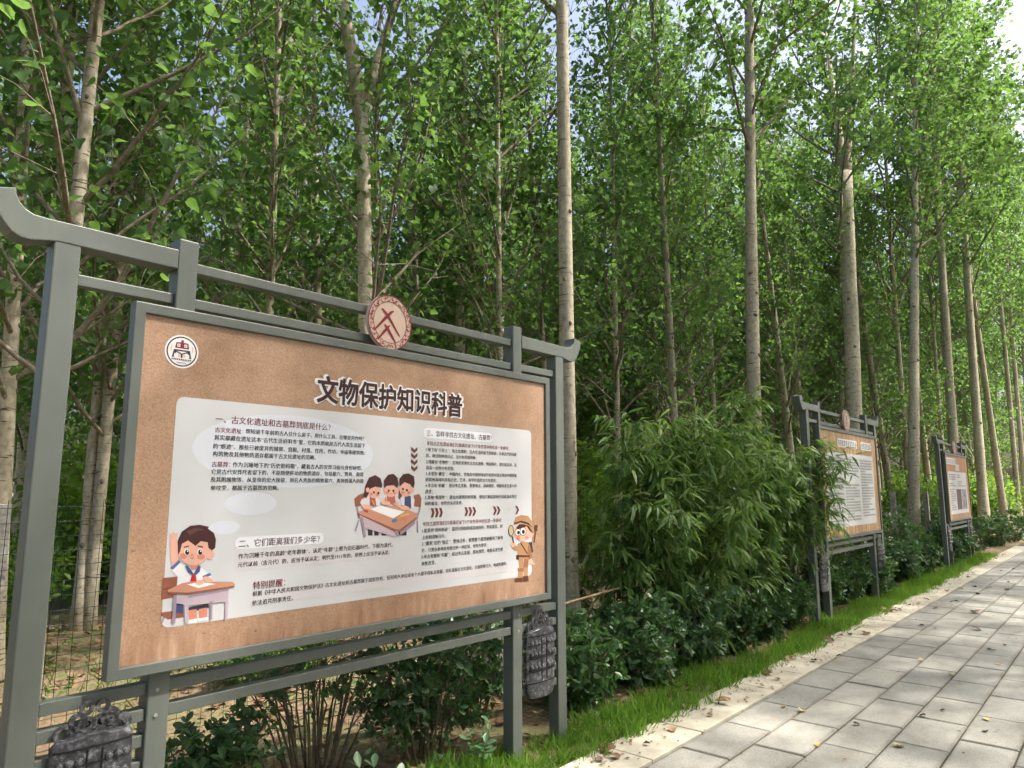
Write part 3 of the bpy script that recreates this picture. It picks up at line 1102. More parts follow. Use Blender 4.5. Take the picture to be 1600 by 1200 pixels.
for x in (336, 432):
    el(x, 670, 19, 24, (250, 248, 248)); el(x + 2, 672, 15, 20, (36, 28, 32)); el(x + 6, 664, 5, 6, (250, 250, 250))
pl([(312, 632), (350, 622), (352, 630), (314, 640)], HR); pl([(415, 622), (455, 630), (454, 638), (415, 630)], HR)
el(376, 692, 9, 7, SK2)
pl([(357, 708), (376, 716), (395, 706), (376, 722)], (170, 80, 72))
pl([(322, 770), (345, 770), (385, 830), (420, 770), (438, 775), (430, 815), (392, 850), (345, 820)], (78, 92, 140))
pl([(375, 835), (400, 835), (410, 900), (385, 890), (352, 915)], (196, 44, 52))
pl([(196, 948), (300, 900), (370, 886), (672, 890), (688, 905), (686, 925), (345, 975), (200, 968)], WD)
pl([(200, 962), (345, 968), (686, 918), (684, 928), (345, 982), (205, 976)], WD2)
pl([(335, 908), (440, 890), (545, 905), (420, 935)], (244, 242, 246))
el(430, 895, 32, 18, SK, -12); el(490, 872, 38, 20, SK, 20)
pl([(238, 985), (345, 990), (642, 940), (638, 1035), (345, 1062), (250, 1045)], LIL)
pl([(345, 990), (642, 940), (642, 955), (345, 1008)], LIL2)
pl([(238, 985), (262, 985), (250, 1195), (225, 1195)], LIL2)
pl([(315, 1000), (345, 1000), (350, 1190), (320, 1195)], LIL)
pl([(505, 1030), (525, 1028), (520, 1165), (505, 1168)], LIL2)
pl([(618, 1030), (642, 1028), (632, 1165), (615, 1170)], LIL)
pr.done()
# three children drawing at one desk
pr = Print(sheet, 'printed_children')
pl, el, ln = mk(pr, 4)
pl([(62, 185), (90, 160), (140, 140), (150, 230), (70, 245)], WD2)
pl([(500, 160), (540, 150), (556, 180), (552, 250), (500, 240)], WD2)
pl([(390, 120), (415, 130), (412, 190), (385, 190)], WD3)
ln(82, 240, 95, 330, 7, LIL2); ln(95, 340, 70, 425, 6, LIL2); ln(545, 250, 520, 340, 7, LIL2); ln(525, 345, 528, 435, 6, LIL2)
for x in (180, 225, 280, 400, 430):
    pl([(x - 18, 370), (x + 18, 370), (x + 16, 455), (x - 16, 455)], (62, 48, 56))
pl([(115, 190), (160, 165), (215, 170), (250, 200), (245, 235), (120, 240), (105, 215)], (226, 218, 226))
pl([(175, 165), (215, 170), (225, 240), (175, 235)], (176, 92, 84))
pl([(262, 175), (300, 150), (370, 155), (395, 195), (385, 225), (270, 230), (255, 205)], (218, 206, 216))
pl([(300, 155), (360, 158), (365, 225), (300, 225)], (186, 104, 96))
pl([(400, 180), (430, 155), (480, 160), (505, 190), (500, 250), (420, 260)], (228, 222, 232))
pl([(432, 160), (478, 165), (480, 255), (430, 250)], (74, 78, 118))
for cx, cy, hx, hy in ((210, 130, 48, 52), (330, 120, 52, 52), (440, 118, 46, 52)):
    el(cx, cy, hx, hy, SK)
    el(cx - hx * .5, cy + 22, 12, 10, SK2); el(cx + hx * .5, cy + 22, 12, 10, SK2)
pl([(130, 170), (142, 90), (170, 30), (215, 10), (255, 35), (268, 85), (262, 105), (215, 95), (180, 110), (165, 150), (150, 180)], HR)
el(160, 120, 14, 18, SK)
pl([(280, 110), (278, 50), (310, 8), (350, 2), (380, 30), (388, 80), (378, 108), (350, 85), (300, 90)], HR)
el(382, 118, 10, 16, SK)
pl([(395, 95), (392, 40), (420, 5), (460, -2), (500, 20), (506, 70), (496, 115), (475, 80), (430, 62)], HR)
el(488, 118, 14, 18, SK)
for cx, cy in ((205, 138), (238, 142), (314, 126), (348, 126), (418, 114), (448, 122)):
    el(cx, cy, 7, 9, (40, 30, 34))
for cx, cy in ((224, 158), (330, 146), (428, 140)):
    el(cx, cy, 6, 4, SK2)
pl([(88, 280), (190, 250), (260, 235), (420, 245), (500, 285), (525, 290), (515, 330), (415, 395), (395, 420), (360, 420), (90, 300)], WD)
pl([(88, 290), (360, 408), (395, 412), (515, 320), (515, 335), (395, 430), (355, 428), (90, 305)], WD2)
pl([(100, 305), (355, 428), (360, 465), (120, 395)], LIL)
pl([(395, 430), (512, 338), (505, 370), (400, 455)], LIL2)
ln(115, 320, 140, 465, 8, LIL2); ln(370, 420, 385, 460, 9, LIL2)
pl([(175, 262), (250, 235), (430, 280), (345, 328)], (242, 240, 244))
el(150, 245, 36, 18, SK, 12); el(290, 215, 34, 16, SK, 5); el(430, 250, 36, 16, SK, 10); el(372, 222, 22, 12, SK, -10)
ln(190, 195, 210, 235, 4, (214, 178, 96)); ln(288, 170, 296, 212, 4, (214, 178, 96)); ln(362, 195, 366, 240, 4, (200, 160, 90))
pl([(335, 340), (370, 330), (378, 350), (342, 362)], (78, 128, 172))
ln(400, 315, 460, 295, 7, (226, 180, 104)); ln(400, 340, 455, 320, 7, (222, 130, 110)); ln(135, 270, 160, 280, 8, (190, 70, 70))
pr.done()
# the small explorer with a magnifying glass
pr = Print(sheet, 'printed_explorer')
pl, el, ln = mk(pr, 4)
KH, KH2, BR = (184, 140, 104), (156, 110, 80), (98, 62, 48)
ln(1385, 510, 1398, 400, 5, BR); pl([(1385, 380), (1412, 376), (1408, 425), (1385, 425)], BR)
pl([(1330, 510), (1368, 500), (1378, 575), (1345, 600)], (70, 62, 58))
pl([(1268, 620), (1305, 620), (1308, 700), (1275, 695)], KH); pl([(1310, 620), (1345, 615), (1340, 695), (1305, 700)], KH2)
pl([(1262, 695), (1312, 695), (1308, 720), (1265, 720)], KH2); pl([(1268, 720), (1305, 720), (1300, 770), (1262, 775)], KH)
pl([(1308, 690), (1340, 690), (1338, 750), (1308, 755)], KH)
pl([(1245, 770), (1300, 765), (1300, 795), (1245, 798), (1238, 785)], BR); pl([(1300, 755), (1340, 750), (1345, 790), (1305, 795)], BR)
pl([(1262, 520), (1290, 500), (1340, 505), (1358, 540), (1350, 630), (1262, 625)], KH)
pl([(1215, 530), (1235, 520), (1270, 540), (1262, 570), (1235, 560)], KH); pl([(1340, 520), (1358, 540), (1372, 620), (1345, 635), (1335, 570)], KH2)
el(1360, 650, 18, 18, SK, 20); ln(1365, 655, 1388, 668, 7, SK)
pl([(1258, 598), (1352, 600), (1352, 615), (1258, 615)], BR); pl([(1252, 600), (1272, 598), (1272, 635), (1254, 632)], (70, 50, 44))
ln(1285, 510, 1335, 590, 4, BR)
el(1228, 520, 15, 22, SK); ln(1225, 460, 1232, 510, 5, BR)
el(1300, 432, 66, 64, SK); el(1360, 445, 18, 24, SK)
el(1268, 468, 14, 10, SK2); el(1330, 470, 16, 10, SK2)
pl([(1250, 400), (1275, 372), (1345, 372), (1378, 400), (1375, 440), (1350, 420), (1330, 388), (1262, 410)], HR)
pl([(1234, 365), (1250, 320), (1290, 305), (1340, 312), (1366, 350), (1382, 420), (1378, 440), (1345, 385), (1280, 365), (1238, 378)], KH)
pl([(1236, 362), (1290, 345), (1345, 362), (1372, 400), (1345, 378), (1285, 358), (1238, 374)], BR)
el(1265, 432, 24, 28, (60, 40, 40)); el(1265, 432, 20, 24, (240, 230, 226)); el(1302, 425, 24, 32, (60, 40, 40)); el(1302, 425, 20, 28, (240, 230, 226))
el(1268, 434, 10, 14, (44, 30, 32)); el(1304, 428, 11, 16, (44, 30, 32))
el(1214, 420, 20, 42, (70, 54, 50)); el(1214, 420, 15, 36, (206, 190, 150))
ln(1260, 478, 1280, 482, 2, (160, 80, 70))
pr.done()
# ---- the two boards farther along
def far_board(x, dz, label, kraft, panel, title_bits, columns, photo=None, rz=0.0):
    root = empty('information_board', (x, 0, dz), rz)
    tag(root, label, 'notice board', 'information boards along the path')
    for ch in board.children:
        if ch.name.split('.')[0] == 'poster':
            continue
        copy_tree(ch, root)
    sh = MB().box(.0415, 2.494, YP, .0335, .9005, 2.1905).build('poster', kraft, root)
    MB().sheet(rrect(*panel, .01), YP - .0008).build('white_panel', M['white'], sh)
    tb = MB()
    rr = random.Random(int(x * 10))
    for (xa, xb, za, zc_) in title_bits:
        n = max(1, round((xb - xa) / (zc_ - za)))
        s = (xb - xa) / n
        MB().sheet([(xa - .02, za - .015), (xb + .02, za - .015), (xb + .02, zc_ + .015), (xa - .02, zc_ + .015)], YP - .0012).build('title_outline', ink(236, 234, 238), sh)
        for i in range(n):
            q = xa + s * i
            for k in range(4):
                h0 = za + (zc_ - za) * (k / 4 + .03)
                u = rr.uniform(.05, .35) * s
                tb.sheet([(q + u, h0), (q + s * rr.uniform(.7, .92), h0), (q + s * .9, h0 + (zc_ - za) * .11), (q + u, h0 + (zc_ - za) * .11)], YP - .0018)
            tb.sheet([(q + s * .4, za), (q + s * .54, za), (q + s * .54, zc_), (q + s * .4, zc_)], YP - .00195)
    tag(tb.build('title_lettering', ink(58, 30, 34), sh), kind='stuff')
    for (xa, xb, za, zc_, pitch) in columns:
        z = zc_
        while z > za:
            if rr.random() < .12:
                z -= pitch
                continue
            end = xa + (xb - xa) * (1 if rr.random() < .72 else rr.uniform(.3, .9))
            lb = MB()
            q = xa
            while q < end:
                wq = pitch * .55
                lb.sheet([(q, z - pitch * .32), (q + wq, z - pitch * .32), (q + wq, z - pitch * .14), (q, z - pitch * .14)], YP - .0016)
                lb.sheet([(q + wq * .1, z + pitch * .02), (q + wq * .9, z + pitch * .02), (q + wq * .9, z + pitch * .16), (q + wq * .1, z + pitch * .16)], YP - .0016)
                lb.sheet([(q + wq * .4, z - pitch * .3), (q + wq * .6, z - pitch * .3), (q + wq * .6, z + pitch * .22), (q + wq * .4, z + pitch * .22)], YP - .00172)
                q += pitch * .72
            tag(lb.build('text_line', INK, sh), kind='stuff')
            z -= pitch
    if photo:
        for (xa, xb, za, zc_, m) in photo:
            MB().sheet([(xa, za), (xb, za), (xb, zc_), (xa, zc_)], YP - .0016).build('printed_photo', m, sh)
    return root


ph1 = mat_noise('photo_dark', (.05, .025, .03), (.14, .09, .09), 5, 0.4, 0)
ph2 = mat_noise('photo_pale', (.10, .10, .14), (.42, .42, .46), 7, 0.4, 0)
far_board(7.78, .055, 'middle board half hidden by bamboo, its white sheet printed in columns', M['kraft2'], (.20, 2.30, 1.0, 1.93),
          [(.75, 1.55, 2.02, 2.10), (1.78, 2.25, 2.02, 2.10)],
          [(.28, .86, 1.05, 1.86, .037), (.95, 1.55, 1.05, 1.86, .037), (1.66, 2.22, 1.05, 1.86, .037)])
far_board(15.4, .02, 'farthest board with a dark photograph printed low on its sheet', M['kraft3'], (.20, 2.25, 1.0, 1.86),
          [(.15, 1.1, 2.02, 2.12), (1.1, 1.45, 1.91, 2.0)],
          [(.28, 1.02, 1.55, 1.80, .045), (1.15, 2.1, 1.55, 1.80, .045), (.28, .8, 1.06, 1.5, .045)],
          [(.95, 1.5, 1.08, 1.5, ph1), (1.56, 2.1, 1.08, 1.5, ph2)])

# ------------------------------------------------------------------ poplars
def bend(z, a, b_, H):
    t = z / H
    return np.stack([a * np.sin(t * 3.1) + b_ * t * t, b_ * np.sin(t * 2.6) - a * t * t], -1)


def poplar(seed, H, z0, z1, spread, n_limb, n_leaf, leaf, templ, leafmat, sides=10, elev=(32, 58), thin=(7.5, 11, .35), lowz=(1, 2, 1)):
    """meshes of one poplar: trunk, limbs, crown of leaves; z0/z1 lowest and highest limb"""
    r = random.Random(seed)
    g_ = np.random.default_rng(seed)
    a, b_ = r.uniform(-.10, .10), r.uniform(-.10, .10)
    zs = np.linspace(-.1, H, 26)
    c = bend(zs, a, b_, H)
    rad = np.interp(zs, [-.1, .15, 1, H * .55, H], [.15, .118, .10, .062, .012])
    rad = rad * (1 + g_.normal(0, .025, len(zs)))
    tb = MB().tube(np.column_stack([c, zs]), rad, sides, smooth_caps)
    # scars of shed branches
    zsc = .6
    while zsc < min(z0 + 2.5, H * .7):
        zsc += r.uniform(.16, .42)
        th = r.uniform(0, 6.28)
        cc = bend(np.array([zsc]), a, b_, H)[0]
        rr = np.interp(zsc, zs, rad)
        d = np.array([math.cos(th), math.sin(th), .35])
        p = np.array([cc[0], cc[1], zsc]) + d * np.array([rr, rr, 0]) * .9
        tb.tube([p, p + d * .014, p + d * .02], [rr * r.uniform(.26, .42), rr * .24, .004], 6, mi=1)
    trunk = tb.mesh('trunk', [M['bark'], M['scar']], True)
    lb = MB()
    pts, dirs = [], []
    for i in range(n_limb):
        u = (i + r.random()) / n_limb
        z = z0 + (z1 - z0) * u
        th = i * 2.399 + r.uniform(-.5, .5)
        el_ = R(r.uniform(*elev) + 14 * u)
        L = spread * (1.05 - .62 * u) * r.uniform(.7, 1.2)
        cc = bend(np.array([z]), a, b_, H)[0]
        p = np.array([cc[0], cc[1], z])
        d = np.array([math.cos(th) * math.cos(el_), math.sin(th) * math.cos(el_), math.sin(el_)])
        line_ = [p]
        n_ = 6
        for k in range(n_):
            d = d + np.array([r.uniform(-.14, .14), r.uniform(-.14, .14), r.uniform(-.10, .16)])
            d = d / np.linalg.norm(d)
            line_.append(line_[-1] + d * L / n_)
        r0 = .011 + .012 * L / 2.0
        lb.tube(line_, [r0 * (1 - .85 * k / n_) for k in range(n_ + 1)], 5, False)
        la = np.array(line_)
        for k in range(1, n_ + 1):
            for q in range(2 if k > 1 else 1):
                dd = la[k] - la[k - 1]
                dd = dd / np.linalg.norm(dd) * r.uniform(.3, .8) + np.array([r.uniform(-1, 1), r.uniform(-1, 1), r.uniform(-.5, .7)])
                dd /= np.linalg.norm(dd)
                Lt = L * r.uniform(.16, .36)
                e = la[k] + dd * Lt + np.array([0, 0, -.05 * Lt])
                m = (la[k] + e) / 2 + np.array([0, 0, .04])
                lb.tube([la[k], m, e], [.0055, .004, .002], 3, False)
                for s in np.linspace(.15, 1.05, 5):
                    pts.append(la[k] + (e - la[k]) * s)
                    dirs.append(dd)
    limbs = lb.mesh('limbs', M['twigbark'], True)
    pts, dirs = np.array(pts), np.array(dirs)
    wt = np.interp(pts[:, 2], [0, thin[0], thin[1], 20], [1, 1, thin[2], thin[2]]) * np.interp(pts[:, 2], [0, lowz[0], lowz[1]], [lowz[2], lowz[2], 1])
    wt = wt * np.repeat(g_.random(len(pts) // 5 + 1) ** 1.6 + .04, 5)[:len(pts)]
    idx = g_.choice(len(pts), n_leaf, p=wt / wt.sum())
    pos = pts[idx] + g_.normal(0, .085, (n_leaf, 3)) + np.array([0, 0, -.03])
    ax = dirs[idx] * .45 + g_.normal(0, .55, (n_leaf, 3)) + np.array([0, 0, -.55])
    nr = g_.normal(0, .62, (n_leaf, 3)) + np.array([0, 0, .75])
    crown = leaf_mesh('crown', pos, ax, nr, leaf * g_.uniform(.62, 1.2, n_leaf), templ, leafmat)
    return trunk, limbs, crown


smooth_caps = True
M['scar'] = mat_noise('branch_scar', (.09, .07, .05), (.24, .19, .14), 40, 0.9, 0.4)
M['twigbark'] = mat_noise('branch_bark', (.13, .105, .075), (.30, .25, .19), 18, 0.85, 0.3)
PROTO = {
    'tall': [poplar(21, 15.5, 6.0, 14.8, 2.6, 36, 6500, .105, T_RHOMB, M['leaf'], thin=(10, 14, .6)),
             poplar(22, 16, 6.3, 15.3, 2.7, 36, 6500, .105, T_RHOMB, M['leaf'], thin=(10, 14, .6))],
    'broad': [poplar(23, 15, 4.4, 14.0, 3.3, 36, 5400, .11, T_RHOMB, M['leaf'], thin=(9, 13, .6)),
              poplar(24, 14, 4.6, 13.2, 3.2, 36, 5400, .11, T_RHOMB, M['leaf'], thin=(9, 13, .6))],
    'low': [poplar(31, 11.5, 1.5, 10.6, 2.0, 46, 4400, .10, T_RHOMB, M['leaf']),
            poplar(32, 11, 1.8, 10.2, 2.1, 44, 4400, .10, T_RHOMB, M['leaf']),
            poplar(33, 12, 1.6, 11.2, 1.9, 48, 4400, .10, T_RHOMB, M['leaf'])],
    'mid': [poplar(35, 12, 2.0, 11.2, 2.0, 40, 3300, .095, T_RHOMB, M['leaf'], lowz=(2.6, 6, .22)),
            poplar(36, 12, 2.3, 11.2, 2.1, 40, 3300, .095, T_RHOMB, M['leaf'], lowz=(2.6, 6, .22)),
            poplar(37, 13, 2.1, 12.2, 1.9, 40, 3300, .095, T_RHOMB, M['leaf'], lowz=(2.6, 6, .22))],
    'near': [poplar(41, 12, 2.15, 11.2, 2.1, 38, 2900, .098, T_DELTA, M['leaf'], lowz=(2.5, 6, .3)),
             poplar(42, 12, 2.4, 11.4, 2.0, 38, 2900, .098, T_DELTA, M['leaf'], lowz=(2.5, 6, .3))],
    'young': [poplar(51, 9, 1.2, 8.5, 1.5, 36, 3200, .095, T_RHOMB, M['leaf_pale']),
              poplar(52, 8, 1.0, 7.6, 1.4, 36, 3200, .095, T_RHOMB, M['leaf_pale'])],
}


def put_tree(kind, i, base, top, diam, label, group='poplars of the wood', spin=None, hscale=1.0, name='poplar_tree'):
    """base: foot on the ground; top: a second point the trunk passes through"""
    base, top = Vector(base), Vector(top)
    d = (top - base).normalized()
    t = empty(name, base)
    t.rotation_mode = 'QUATERNION'
    q = Vector((0, 0, 1)).rotation_difference(d)
    t.rotation_quaternion = q @ Matrix.Rotation(random.uniform(0, 6.28) if spin is None else spin, 3, 'Z').to_quaternion()
    t.scale = (1, 1, hscale) if False else (hscale,) * 3
    tr, li, cr = PROTO[kind][i % len(PROTO[kind])]
    k = diam / .2 / hscale
    o_ = link('trunk', tr, t); o_.scale = (k, k, 1)
    link('limbs', li, t)
    tag(link('crown', cr, t), kind='stuff')
    tag(t, label, 'tree', group)
    return t


def seen_tree(kind, i, Y, pa, pb, wpx, label, **kw):
    """a tree whose trunk runs through two places of the photo, standing in the row y = Y"""
    A, B = at(*pa, Y), at(*pb, Y)
    d = (A - B) / (A[2] - B[2])
    foot = B - d * B[2]
    dist = np.linalg.norm(B - np.array([CX, CY, CAMH]))
    r = ray(*pb)
    t = (Y - CY) / r[1]
    return put_tree(kind, i, foot, A, wpx * t / FPX * 1.04, label, **kw)


SEEN = [
    # kind, variant, row, upper and lower point in the photo, width there, label
    ('tall', 0, 1.0, (879, 60), (886, 600), 25, 'thick pale poplar just behind the right post of the nearest board'),
    ('tall', 1, 1.0, (1184, 200), (1184, 600), 23, 'straight pale poplar trunk rising out of the bamboo'),
    ('tall', 0, 1.0, (1426, 380), (1427, 760), 17, 'pale poplar trunk between the middle and the farthest board'),
    ('tall', 1, 1.0, (1478, 420), (1492, 680), 15, 'pale poplar trunk directly behind the farthest board'),
    ('tall', 0, 1.0, (1521, 560), (1536, 780), 14, 'brown poplar trunk just right of the farthest board'),
    ('near', 0, 3.0, (148, 40), (119, 330), 26, 'dark grey poplar with low side branches behind the left end of the nearest board'),
    ('near', 1, 4.6, (106, 80), (88, 330), 19, 'pale poplar just left of the dark grey one at the upper left'),
    ('mid', 0, 4.2, (34, 200), (12, 600), 24, 'poplar trunk at the left edge of the picture'),
    ('mid', 1, 5.0, (433, 120), (421, 450), 16, 'slim grey poplar above the left half of the nearest board'),
    ('mid', 2, 6.5, (640, 260), (650, 520), 9, 'thin poplar stem behind the round medallion of the nearest board'),
    ('mid', 0, 4.4, (826, 120), (846, 470), 12, 'slender leaning poplar left of the thick pale trunk'),
    ('mid', 1, 7.5, (812, 300), (826, 500), 9, 'thin shaded poplar beside the slender leaning one'),
    ('mid', 2, 3.0, (1014, 60), (1042, 520), 14, 'grey poplar leaning left above the bamboo, sky showing beside it'),
    ('mid', 0, 3.0, (962, 420), (968, 760), 10, 'thin poplar right of the nearest board with bright leaves behind'),
    ('mid', 1, 3.0, (1206, 420), (1230, 640), 12, 'dark leaning trunk at the upper left corner of the middle board'),
    ('mid', 2, 2.6, (1358, 520), (1393, 770), 11, 'dark leaning trunk just right of the middle board'),
    ('mid', 1, 2.8, (1438, 620), (1456, 790), 10, 'dark slim trunk left of the farthest board'),
    ('mid', 0, 2.6, (1572, 480), (1598, 720), 11, 'slender poplar at the right edge beyond the boards'),
    ('mid', 2, 6.0, (152, 640), (138, 790), 16, 'poplar trunk in the gap between the left post and the nearest board'),
    ('mid', 1, 4.0, (1112, 450), (1118, 640), 8, 'thin shaded stem between the bamboo top and the straight pale trunk'),
]
for q, (kd, i, Y, pa, pb, wpx, lab) in enumerate(SEEN):
    seen_tree(kd, i, Y, pa, pb, wpx, lab, hscale={2: 1.3, 3: 1.5, 4: 1.6, 17: 1.6}.get(q, 1.0))


def forked(Y, stem, fork_px, arms, wpx, label, limbs_from):
    """poplar whose trunk divides; limbs and crown borrowed from the row behind"""
    B = at(*stem, Y)
    Fk = at(*fork_px, Y)
    d = (Fk - B) / (Fk[2] - B[2])
    foot = B - d * B[2]
    t0 = (Y - CY) / ray(*stem)[1]
    dm = wpx * t0 / FPX
    t = empty('poplar_tree', foot)
    tb = MB()
    n = 10
    loc = [(foot + (Fk - foot) * k / n) - foot for k in range(n + 1)]
    loc = [p + np.array([random.uniform(-.006, .006), random.uniform(-.006, .006), 0]) for p in loc]
    loc[0][2] -= .1
    tb.tube(loc, [dm * (.68 if k == 0 else .56 - .06 * k / n) for k in range(n + 1)], 10)
    for k in range(14):
        z = .8 + k * (loc[-1][2] - 1.0) / 14 + random.uniform(-.1, .1)
        th = random.uniform(0, 6.28)
        c_ = loc[-1] * (z / loc[-1][2])
        dd = np.array([math.cos(th), math.sin(th), .35])
        p = c_ + dd * np.array([dm * .5, dm * .5, 0]) * .92
        tb.tube([p, p + dd * .014, p + dd * .02], [dm * .17, dm * .12, .004], 6, mi=1)
    tb.build('trunk', [M['bark'], M['scar']], t, True)
    for (ex, ey, dy, wd, length) in arms:
        E = at(ex, ey, Y + dy) - foot
        s = loc[-1] - np.array([0, 0, .3])
        dirn = (E - loc[-1]) / np.linalg.norm(E - loc[-1])
        side = loc[-1] + dirn * .25
        pts_ = [s, side] + [side + (dirn + np.array([0, 0, .05 * k])) * length * k / 6 for k in range(1, 7)]
        rr = wd * t0 / FPX / 2
        MB().tube(pts_, [dm * .40, max(rr * 1.1, dm * .36)] + [rr * (1 - .13 * k) + (max(0, dm * .30 - rr) if k == 1 else 0) for k in range(1, 7)], 9).build('main_limb', M['bark'], t, True)
    tr, li, cr = limbs_from
    l_ = link('limbs', li, t)
    c_ = tag(link('crown', cr, t), kind='stuff')
    for q in (l_, c_):
        q.rotation_euler = (0, 0, 1.3)
    tag(t, label, 'tree', 'poplars of the wood')


forked(3.0, (570, 450), (566, 172), [(533, 0, .1, 21, 5.5), (622, 0, -.15, 15, 5.0)], 22, 'poplar forked into two pale limbs above the round medallion', PROTO['mid'][1])
forked(1.1, (1334, 620), (1321, 270), [(1308, 190, .3, 13, 5.5), (1342, 20, -.2, 11, 5.5)], 22, 'pale poplar forked high up behind the middle board', PROTO['tall'][0])

# more of the wood behind them, row after row
taken = []
cnt = 0
rw = random.Random(5)
for j in range(8):
    Y = 6.2 + j * 2.7 + (0.4 if j > 5 else 0)
    X = -5.0 + (1.3 if j % 2 else 0)
    while X < 12 + Y * 2.6:
        x_, y_ = X + rw.uniform(-.7, .7), Y + rw.uniform(-.8, .8)
        pxx = pixel_x(x_, y_)
        X += 2.5 + max(0, j - 4) * .25
        if pxx is None or not (-420 < pxx < 1950):
            continue
        if any(abs(pxx - q) < 0 for q in taken):
            continue
        put_tree('low', rw.randrange(3), (x_, y_, 0), (x_ + rw.uniform(-.5, .5), y_ + rw.uniform(-.5, .5), 9), rw.uniform(.12, .19),
                 'slender poplar crowded deep in the wood behind the boards', 'poplars crowded deep in the wood', hscale=rw.uniform(.9, 1.2))
        cnt += 1
# along the rows at the right, where the view runs down the path
for j, Y in enumerate((1.0, 3.1, 5.3)):
    for k in range(5):
        x_ = 31.5 + k * 4.4 + rw.uniform(-.6, .6) + j
        put_tree('tall' if j == 0 else 'low', k, (x_, Y + rw.uniform(-.3, .3), 0), (x_ + rw.uniform(-.4, .4), Y + rw.uniform(-.2, .2), 9), rw.uniform(.2, .26), hscale=1.25, label='distant poplar in the rows beyond the farthest board', group='poplars beyond the farthest board')
for x_, y_ in ((-2.4, 2.6), (-3.2, 5.0), (5.9, 3.4), (7.6, 5.9), (11.6, 3.3), (13.6, 5.2), (17.8, 3.4), (20.5, 4.6), (23.4, 3.2), (26.8, 3.9)):
    put_tree('mid', rw.randrange(3), (x_, y_, 0), (x_ + rw.uniform(-.4, .4), y_ + rw.uniform(-.4, .4), 9), rw.uniform(.09, .12),
             'thin young poplar in the second and third rows of the wood', 'young poplars in the second and third rows')
# the wood on the other side of the path that shades it
for k in range(12):
    x_ = -6.0 + k * 3.1 + rw.uniform(-.4, .4)
    y_ = -6.0 + rw.uniform(-.3, .3)
    put_tree('broad', k, (x_, y_, -.06), (x_ + rw.uniform(-.3, .3), y_ + .3, 9), .24, hscale=1.0 if x_ < 11 else 1.45, label='unseen poplar added across the path to block light from the boards', group='poplars on the far side of the path')
for j in range(1):  # unseen second row, added only to block low sky light from the boards
    for k in range(9):
        x_ = -9.0 + k * 3.3 + j * 1.5 + rw.uniform(-.4, .4)
        y_ = -8.6 - 2.8 * j + rw.uniform(-.5, .5)
        put_tree('low', k, (x_, y_, -.06), (x_ + rw.uniform(-.3, .3), y_ + rw.uniform(-.3, .3), 9), .18, 'unseen poplar added across the path to block light from the boards', 'poplars on the far side of the path')

# saplings and bushes of the understory, sunlit beyond the trunks
ub = []
for s in range(3):
    g_ = np.random.default_rng(70 + s)
    n = 2600
    u = norm(g_.normal(0, 1, (n, 3))) * (g_.random((n, 1)) ** .45)
    cl = norm(g_.normal(0, 1, (16, 3))) * .8
    near_ = cl[g_.integers(0, 16, n)]
    p = (u * .55 + near_ * .6) * np.array([1.1, 1.1, .95]) + np.array([0, 0, 1.0])
    p = p[p[:, 2] > .08]
    n = len(p)
    me = leaf_mesh('crown', p, g_.normal(0, .6, (n, 3)) + np.array([0, 0, -.4]), g_.normal(0, .5, (n, 3)) + np.array([0, 0, .8]), .085 * g_.uniform(.6, 1.2, n), T_RHOMB, M['leaf_pale'])
    st = MB()
    for k in range(9):
        th = k * .7 + g_.random()
        st.tube([(0, 0, -.1), (.3 * math.cos(th), .3 * math.sin(th), .7), (.7 * math.cos(th), .7 * math.sin(th), 1.5)], [.018, .012, .004], 4, False)
    ub.append((st.mesh('stems', M['twig'], True), me))
for k in range(120):
    Y = 5.5 + 22 * rw.random()
    X = rw.uniform(-4, 12 + Y * 2.4)
    pxx = pixel_x(X, Y)
    if pxx is None or not (-250 < pxx < 1900):
        continue
    t = empty('understory_bush', (X, Y, 0), rw.uniform(0, 6.28))
    sc_ = rw.uniform(.55, 1.25)
    t.scale = (sc_ * 1.2, sc_ * 1.2, sc_ * rw.uniform(.7, 1.3))
    st, me = ub[k % 3]
    link('stems', st, t)
    tag(link('foliage', me, t), kind='stuff')
    tag(t, 'yellow-green bush growing among the trunks far behind the boards', 'bush', 'understory bushes deep in the wood')

for k in range(70):
    Y = 7 + 20 * rw.random()
    X = rw.uniform(-4, 12 + Y * 2.4)
    pxx = pixel_x(X, Y)
    if pxx is None or not (-250 < pxx < 1900):
        continue
    put_tree('young', k, (X, Y, 0), (X + rw.uniform(-.6, .6), Y + rw.uniform(-.6, .6), 6), rw.uniform(.05, .08), 'yellow-green sapling among the trunks deep in the wood', 'saplings deep in the wood', hscale=rw.uniform(.5, .95), name='sapling')

